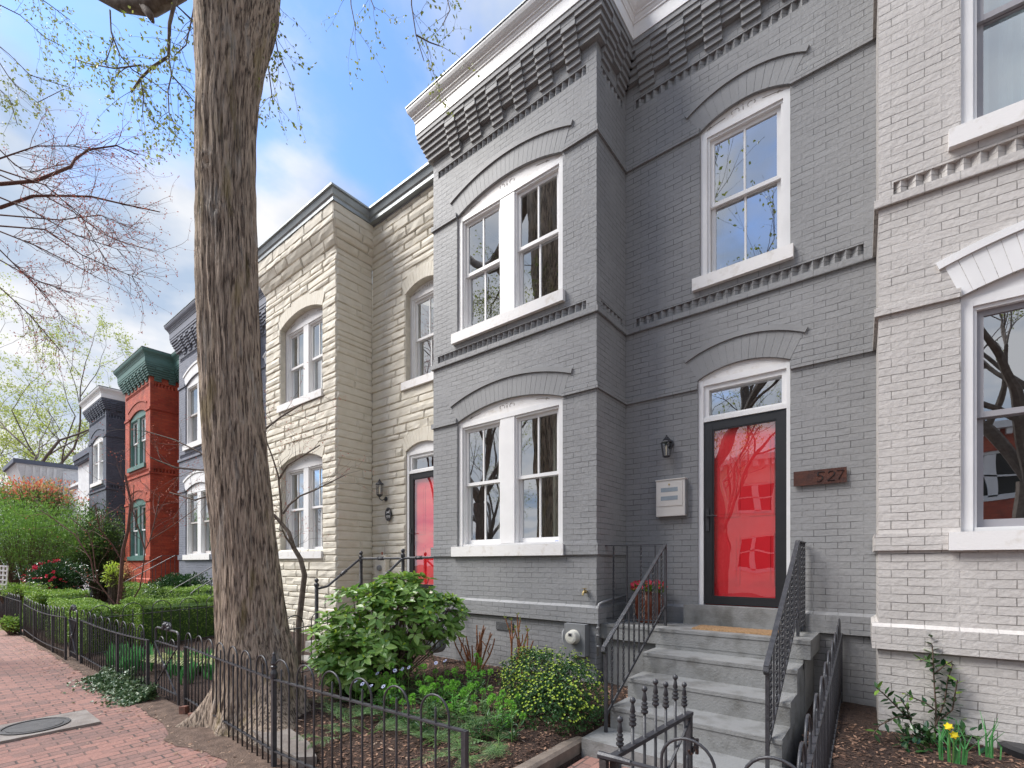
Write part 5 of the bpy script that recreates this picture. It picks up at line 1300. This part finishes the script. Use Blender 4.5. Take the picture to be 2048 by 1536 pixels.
# ---------------- the big street tree ----------------
def bigtree():
    b=Vector((-5.5,2.4,0)); o=thing('street_tree',b,'massive furrowed tree trunk rising from the left bed past the top of the photo','tree')
    prof=[(-700,470,120),(-400,474,100),(-150,472,86),(0,474,80),(100,461,67),(182,456,58),(255,450.5,57),(364,451.5,56),(560,456,59),(750,464,57),(900,474,60),(1100,495,60),(1250,509,68),(1310,518,76),(1370,520,80),(1420,515,84),(1465,508,88)]
    T=5.25; H=[]; 
    for y,cx,hw in prof: p=at(cx,y,T); H.append((p,hw*.90/FPX*T))
    H=H[::-1]; H[0]=(Vector((H[0][0].x,H[0][0].y,-.12)),H[0][1])
    zs=[h[0].z for h in H]; m=MB(); NZ,NA=330,150; z0,z1=zs[0],zs[-1]
    def ev(z):
        for i in range(len(zs)-1):
            if z<=zs[i+1]:
                f=(z-zs[i])/(zs[i+1]-zs[i]); return H[i][0].lerp(H[i+1][0],f),H[i][1]*(1-f)+H[i+1][1]*f
        return H[-1]
    roots=[(math.radians(-12),1.1,.38),(math.radians(40),.4,.4),(math.radians(-125),.55,.2),(math.radians(-60),.15,.3),(math.radians(150),.2,.4),(math.radians(-160),.15,.3)]
    for j in range(NZ+1):
        z=z0+(z1-z0)*(j/NZ)**1.15; c,r=ev(z); g=max(0,z)
        for i in range(NA):
            a=2*math.pi*i/NA; ca,sa=math.cos(a),math.sin(a)
            rr=r*(1+.05*math.sin(3*a+z*.4)+.03*math.sin(5*a-z*.7))
            for ra,amt,wd in roots:
                da=(a-ra+math.pi)%(2*math.pi)-math.pi; rr+=amt*math.exp(-(da/wd)**2)*math.exp(-g*4.2)*.62
            w1=noise.noise(Vector((ca*3.3,sa*3.3,z*.9))); n1=noise.noise(Vector((ca*11.5+w1*.5,sa*11.5+w1*.5,z*.55))); n2=noise.noise(Vector((ca*25,sa*25,z*3.0)))
            rid=1-abs(n1)*3.0; rr+=.014*rid+.013*n2
            for kz,ka,ks in ((5.85,-1.05,.16),(5.35,-.75,.13),(3.85,-2.35,.12)):
                da=(a-ka+math.pi)%(2*math.pi)-math.pi; dd=math.hypot(da*r,z-kz)/ks; rr+=.035*math.exp(-dd*dd*2)-.05*math.exp(-dd*dd*14)
            m.v.append((c.x+ca*rr,c.y+sa*rr,z))
    for j in range(NZ):
        for i in range(NA):
            p=j*NA+i; q=j*NA+(i+1)%NA; m.f.append((p,q,q+NA,p+NA))
    m.build('trunk',M['bark'],o,smooth=True,shift=b)
    # crown above the frame and hanging twigs inside it
    wd=MB(); tips=[]; random.seed(21)
    top=H[-1][0]; dirs=[(-.8,-.2,1),(.5,-.5,1),(.1,.4,1),(-.2,-.9,.9),(.8,.1,.8)]
    for d in dirs: grow(wd,tips,top-UP*.5,Vector(d),3.2,.26,3,.6,.15,(2,3),.74)
    limb=[at(*p) for p in ((440,-300,5.5),(400,-120,5.8),(355,-22,6.0),(300,12,6.1),(240,6,6.2),(190,-20,6.4),(90,-110,7.4))]
    wd.tube(limb,[.2,.15,.115,.105,.09,.085,.06],10); wd.tube([at(285,8,6.1),at(300,30,6.05),at(306,44,6.05)],[.06,.045,.02],7)
    hang=[[(355,-20,6),(339,47,6),(337,113,6.05),(303,135,6.1),(281,157,6.2),(262,185,6.2)],[(337,113,6.05),(343,150,6),(336,180,6),(338,225,5.9),(358,265,5.9)],[(220,20,6.2),(222,60,6.2),(226,80,6.2),(210,130,6.3)],[(226,75,6.2),(240,110,6.2),(265,140,6.3),(300,160,6.3),(340,190,6.3)],[(281,157,6.2),(287,190,6.2),(285,225,6.2)],
      [(400,-60,5.9),(385,30,5.9),(372,90,5.9),(350,110,6)],[(281,130,6.2),(230,137,6.3),(180,128,6.4),(150,118,6.5)],
      [(560,-80,5.3),(545,40,5.5),(555,100,5.6),(570,135,5.6)],[(500,-40,5.0),(535,120,5.9),(545,200,6)],[(330,-10,6),(390,45,6.2),(395,85,6.3)],[(343,150,6),(370,180,6.2),(393,210,6.4)]]
    hl=[]
    for path_ in hang:
        pts=[at(*p) for p in path_]; n=len(pts); r0=.024 if path_[0][1]<0 and path_[0][0]==355 else .010
        wd.tube(pts,[r0*(1-.6*i/n) for i in range(n)],5,cap=False); sprout(wd,hl,pts,9,.42,.0035,1,(0,0,-.35))
    for path_ in ([(-40,60,8),(20,110,8),(60,150,8),(90,160,8.2),(140,175,8.3)],[(-40,-10,8),(40,30,8),(90,75,8.2),(130,95,8.3)],[(-30,80,8),(15,150,8),(30,170,8),(75,205,8),(128,178,8)],[(-20,160,8),(20,200,8),(35,250,8)],[(40,-30,7.8),(100,10,7.8),(140,40,7.9)],
      [(700,-40,7),(702,10,7),(712,60,7)],[(822,-60,6),(823,10,6),(832,70,6),(848,122,6)],[(880,-60,6.5),(900,20,6.5),(885,50,6.5)],[(832,70,6),(860,85,6),(880,92,6)],[(740,-50,7),(742,0,7),(750,20,7)]):
        pts=[at(*p) for p in path_]; n=len(pts); wd.tube(pts,[.009*(1-.6*i/n) for i in range(n)],4,cap=False); sprout(wd,hl,pts,11 if path_[0][0]<200 else 4,.42,.003,1,(0,0,-.3))
    wd.build('limbs',M['graybark'],o,shift=b,smooth=True)
    f=MB(); leafs(f,hl,3,.046,.030,.07,True,.3); leafs(f,tips,8,.13,.07,.35,True,.2); f.build('leaves',M['springd'],o,shift=b)
bigtree()
random.seed(5)
# red budding tree reaching in from the left
def budtree():
    b=Vector((-12.6,.4,0)); o=thing('budding_tree',b,'bare dark branches with red buds reaching in from the left edge','tree'); wd=MB(); tips=[]; f=MB()
    c=Vector((-12.6,.4,5.2)); wd.tube([b,b+Vector((.1,0,2.6)),c],[.2,.16,.13],10)
    P=[[(0,368),(70,362),(142,333),(150,318),(178,299),(233,291),(277,310)],[(0,317),(35,305),(73,292),(140,292),(175,295),(202,302)],[(0,415),(65,392),(105,391),(182,393),(255,410),(320,424)],[(0,350),(73,383),(146,423),(204,467),(255,488),(325,505)],[(0,452),(91,459),(164,510),(233,540),(284,560)],[(0,463),(73,492),(146,529),(204,560)],[(0,500),(40,540),(90,590),(130,640)],[(0,575),(60,630),(120,700)],[(0,340),(90,370),(160,430),(210,520)],[(0,430),(120,440),(200,430),(260,455)],[(0,300),(30,330),(60,345),(120,330)],[(0,520),(70,560),(140,585)],[(0,395),(60,420),(150,470),(240,500)]]
    for k,pl in enumerate(P):
        t=7.6+(k%4)*.35; pts=[at(px,py,t+.12*i) for i,(px,py) in enumerate(pl)]; n=len(pts); r0=.030 if k in(0,2) else .013
        st=at(pl[0][0]-130,pl[0][1]-10,t); wd.tube([b.lerp(c,.45+.045*k),c.lerp(st,.33)+Vector((U(-.2,.2),U(-.4,.4),U(-.3,.9))),c.lerp(st,.7)+Vector((U(-.2,.2),U(-.3,.3),U(-.1,.5))),st]+pts,[.05,.04,.03,r0*1.2]+[r0*(1-.82*i/n) for i in range(n)],5,cap=False)
        sprout(wd,tips,pts,24,.62,.005,1,(.25,-.1,-.05),.7)
    wd.build('branches',M['redtwig'],o,shift=b,smooth=True); leafs(f,tips,3,.030,.018,.06); f.build('buds',M['redbud'],o,shift=b)
budtree()
def handtree(label,name,cat,paths,t,r,wood,tipmat,nspr,sl,sr,tl_=(2,.02,.012),bias=(0,0,.2),lname='buds',dep=2):
    pts0=[at(*paths[0][0],t)][0]; b=Vector((pts0.x,pts0.y,max(0,pts0.z))); o=thing(name,b,label,cat); wd=MB(); tips=[]; f=MB()
    for k,pl in enumerate(paths):
        pts=[at(px,py,t+.05*k*((-1)**k)*(i/len(pl))) for i,(px,py) in enumerate(pl)]; n=len(pts)
        r0=r if k==0 else r*.34; wd.tube(pts,[r0*(1-.6*i/n) for i in range(n)],7,cap=False)
        sprout(wd,tips,pts,nspr,sl,sr,dep,bias,.8,.35 if k==0 else .1)
    wd.build('branches',M[wood],o,shift=b,smooth=True); leafs(f,tips,*tl_); f.build(lname,M[tipmat],o,shift=b)
handtree('small bare multi stemmed tree with thin twigs inside the clipped hedge','bare_small_tree','tree',
 [[(235,1228),(240,1190),(243,1140),(246,1100),(256,1060),(262,1005),(250,950)],[(235,1215),(214,1188),(196,1165),(190,1130),(186,1095),(176,1065),(140,1035)],[(190,1165),(182,1120),(150,1070),(110,1040),(80,1020)],[(258,1222),(268,1195),(280,1175),(287,1130),(290,1100),(300,1080),(340,1055),(395,1015)],[(290,1100),(278,1060),(265,1020),(268,970)],[(243,1120),(225,1090),(200,1060),(190,1010)],[(300,1080),(310,1040),(320,990)]],10.4,.045,'redtwig','redbud',7,.7,.006,(1,.03,.02,.02))
handtree('small bare leaning tree in front of the cream house, right of the big trunk','bare_small_tree','tree',
 [[(596,1330),(597,1250),(603,1200),(609,1150),(601,1118),(587,1095),(578,1065),(563,1047),(548,1030)],[(563,1047),(562,1010),(556,950),(545,915),(532,880),(528,860)],[(566,1028),(578,1010),(600,992),(630,980),(660,965),(690,950)],[(557,960),(575,930),(600,915),(640,890)],[(548,1030),(500,985),(440,940),(400,905),(350,880),(290,862)],[(440,940),(400,940),(350,935),(300,915)],[(500,985),(440,985),(390,1000),(340,985)],[(590,1100),(572,1075),(565,1060)],[(528,860),(560,835),(600,810),(650,790)]],7.3,.050,'graybark','redbud',8,.42,.0045,(2,.022,.012,.04),(0,0,.05))
# shrubs at the far left
def bigshrub(label,name,px,py,t,wpx,hpx,n,mat,L,W,bz=None,**k):
    c=at(px,py,t); rx_,rz_=wpx/2/FPX*t,hpx/2/FPX*t; b=Vector((c.x,c.y,0)); return shrub(name,label,'shrub',b,[(c,(rx_*.8,rx_*.8,rz_*.9),n//2),(c+Vector((rx_*.45,0,-rz_*.2)),(rx_*.5,rx_*.5,rz_*.6),n//4),(c+Vector((-rx_*.45,0,-rz_*.1)),(rx_*.5,rx_*.5,rz_*.6),n//4)],mat,L,W,ns=50,sr=.015,shell=.45,lump=.35,zmin=.1,**k)
bigshrub('large feathery bright green shrub filling the far left yard','feathery_shrub',50,1075,17.5,330,170,26000,'feather',.11,.028,droop=.15)
bigshrub('dark feathery conifer standing before the navy house','conifer_shrub',200,1105,18.5,120,200,15000,'conifer',.10,.03,upb=.7)
bigshrub('coral red leaved photinia above the feathery shrub at the left','photinia_shrub',80,985,20,170,70,1200,'redleaf',.15,.06)
bigshrub('tall green shrub under the coral red leaves','leafy_shrub',60,1010,20.5,200,90,6000,'feather',.14,.05)
def camred():
    c=at(118,1160,14.8); o=bigshrub('dark camellia bush with crimson flowers behind the hedge','flowering_camellia',118,1160,14.8,130,85,7000,'darkleaf',.09,.045)
    f=MB(); b=o.location
    for i in range(60):
        d=rdir(.1); d.y=-abs(d.y); p=c+Vector((d.x*.95,d.y*.8,d.z*.6))
        for k in range(6): f.sleaf(p,rdir(),rdir(),.07,.055)
    f.build('petals',M['crimson'],o,shift=b)
camred()
bigshrub('low dark leaved bush at the foot of the slate gray house','leafy_shrub',365,1172,12.3,130,50,5200,'darkleaf',.07,.035)
bigshrub('bare brown twiggy bush with green shoots by the white house','twiggy_shrub',135,1050,22,150,130,1300,'conifer',.10,.03)
bigshrub('lime green leaved young shrub before the red brick house','leafy_shrub',226,1150,13.8,36,60,900,'lime',.07,.035)
bigshrub('dry peach coloured shrub beside the red brick house','dry_shrub',250,1155,15,30,70,900,'dryplant',.08,.03)
bigshrub('yellow green clump at the foot of the far fence post','leafy_shrub',25,1250,11.6,60,40,1400,'hedge',.06,.03)
bigshrub('bright low hedge clump at the left edge above the fence','leafy_shrub',40,1180,13.5,110,30,3000,'hedge',.05,.03)
# white lattice panel at the left edge
p=at(2,1155,13.2); o=thing('lattice_panel',p,'small white lattice trellis panel at the left edge above the hedge','trellis')
m=MB()
for i in range(4): m.box(-.16+i*.107-.018,-.16+i*.107+.018,-.012,.012,-.33,.33)
for i in range(6): m.box(-.178,.178,-.02,-.0125,-.33+i*.125,-.29+i*.125)
q=m.build('lattice',M['trim'],o); o.rotation_euler=(0,.06,AZ)
# background trees
def tree(label,px,py,t,crown_px,hl,mat,base=None,depth=5,nl=7,L=.2,wood='graybark',name='spring_tree',seed=1,tr=.3,grp=None):
    random.seed(seed); c=at(px,py,t); b=Vector((c.x,c.y,0)) if base is None else Vector(base); o=thing(name,b,label,'tree',grp); wd=MB(); tips=[]; H=max(2,c.z*.42); f=MB()
    wd.tube([b,b+Vector((.1,0,H*.5)),b+Vector((0,.1,H))],[tr,tr*.8,tr*.7],9,cap=False)
    Lb=crown_px/FPX*t*.42
    for k in range(5):
        a=k*1.2566+.4; grow(wd,tips,b+Vector((0,.1,H)),Vector((math.cos(a)*.75,math.sin(a)*.75,1)),Lb,tr*.5,depth,.62,.16,(2,3),.74)
    wd.build('trunk',M[wood],o,shift=b); leafs(f,tips,nl,L,L*.6,L*2.2); f.build('crown',M[mat],o,shift=b); return o
tree('tall pale yellow green tree in early leaf at the far left',25,800,46,390,0,'spring',depth=5,nl=10,L=.18,seed=3,tr=.35)
tree('pale leafy tree behind the white houses',140,905,62,190,0,'spring',depth=5,nl=5,L=.26,seed=9,tr=.4)
tree('bare budding tree showing above the coral shrub at the far left',-60,960,34,160,0,'spring',depth=4,nl=5,L=.15,seed=12,tr=.25)
tree('leafy tree beyond the end of the row of houses',-120,880,70,260,0,'spring',depth=5,nl=6,L=.3,seed=14,tr=.4)
# across the street: seen only as reflections in the glass
M['oppcream']=plain('sunlit_cream_paint',(.82,.76,.66),.7,.05,3,.2,40)  # cream lightened to stand in for sunlight on this house front
def opposite(x,label,mat,z=7.2,trim='trim'):
    o=thing('row_house',(x,-17,0),label,'house','row houses across the street')
    m=MB(); Pq=lambda u,zz_,d:(u,-d,zz_)
    ops=[[(.5,2.2,1.4,3.1,.15,.15,False),(3.2,4.2,.6,3.1,.12,.15,False)],[(.5,2.2,4.6,6.1,.15,.15,False),(3.2,4.2,4.6,6.1,.12,.15,False)]]
    panel(m,Pq,0,5.4,-.1,4.0,ops[0]); panel(m,Pq,0,5.4,4.0,z,ops[1]); m.box(0,5.4,-9,-1.2,0,z); m.quad((0,-1.3,z),(5.4,-1.3,z),(5.4,0,z),(0,0,z)); m.build('wall',M[mat],o)
    m=MB(); m.box(-.02,5.42,-.3,.35,z,z+.35)
    for i in range(14): m.box(.2+i*.37,.38+i*.37,.0,.22,z-.3,z)
    m.build('cornice',M[trim],o)
    for a,b_,zb,zs in ((.5,2.2,1.4,3.1),(.5,2.2,4.6,6.1),(3.2,4.2,4.6,6.1)):
        m=MB(); f=lambda u0,u1,z0,z1:pbox(m,Pq,u0,u1,z0,z1,.06,.12)
        f(a,a+.08,zb,zs+.1); f(b_-.08,b_,zb,zs+.1); f(a,b_,zb,zb+.07); f(a,b_,zs+.02,zs+.14); f(a+.08,b_-.08,(zb+zs)/2-.03,(zb+zs)/2+.03)
        if b_-a>1.2: f((a+b_)/2-.12,(a+b_)/2+.12,zb,zs)
        pbox(m,Pq,a-.1,b_+.1,zb-.14,zb,-.05,.1)
        w_=m.build('window',M[trim],o); g=MB(); g.quad(Pq(a,zb,.15),Pq(b_,zb,.15),Pq(b_,zs+.15,.15),Pq(a,zs+.15,.15)); g.build('pane',M['dark'],w_)
    m=MB(); pbox(m,Pq,3.2,4.2,.6,3.0,.12,.14); m.build('door',M['black'],o)
for i,(x,l,mt) in enumerate(((-7.3,'cream painted house across the street, reflected in the storm door','oppcream'),(-12.8,'pale green painted house across the street, reflected in the bay window','oppgreen'),(-1.8,'white painted house across the street','whiteb'),(3.7,'red brick house across the street','redb'),(9.2,'light gray house across the street','light'),(-18.4,'white house with dark trim across the street','whiteb'))):
    if mt=='oppgreen': M[mt]=plain('pale_green_paint',(.55,.62,.45),.7,.05,3,.2,40)
    opposite(x,l,mt)
def reftree(x,y,seed,label,H=3.2,Lb=3.0):
    random.seed(seed); b=Vector((x,y,0)); o=thing('spring_tree',b,label,'tree'); wd=MB(); tips=[]; f=MB()
    wd.tube([b,b+Vector((.1,0,H*.5)),b+Vector((0,.1,H))],[.30,.26,.22],9,cap=False)
    for k in range(4):
        a=k*1.57+.4; grow(wd,tips,b+Vector((0,.1,H)),Vector((math.cos(a)*.6,math.sin(a)*.6,1)),Lb,.14,5,.6,.16,(2,3),.74)
    wd.build('trunk',M['graybark'],o,shift=b); leafs(f,tips,2,.10,.06,.2); f.build('crown',M['springd'],o,shift=b)
reftree(-4.4,-3.6,41,'tall street tree at the near kerb behind the viewpoint',4.6,3.3)
reftree(-12.6,-3.3,45,'street tree at the near kerb left of the viewpoint, reflected in the bay windows',4.0,3.0)
reftree(-20,-12.5,42,'street tree across the street, far left, reflected in the bay windows')
reftree(-6.6,-13,43,'bare street tree across the street opposite the red door')
reftree(3.2,-5,44,'street tree behind the viewpoint, reflected in the light gray house',3.6,2.8)
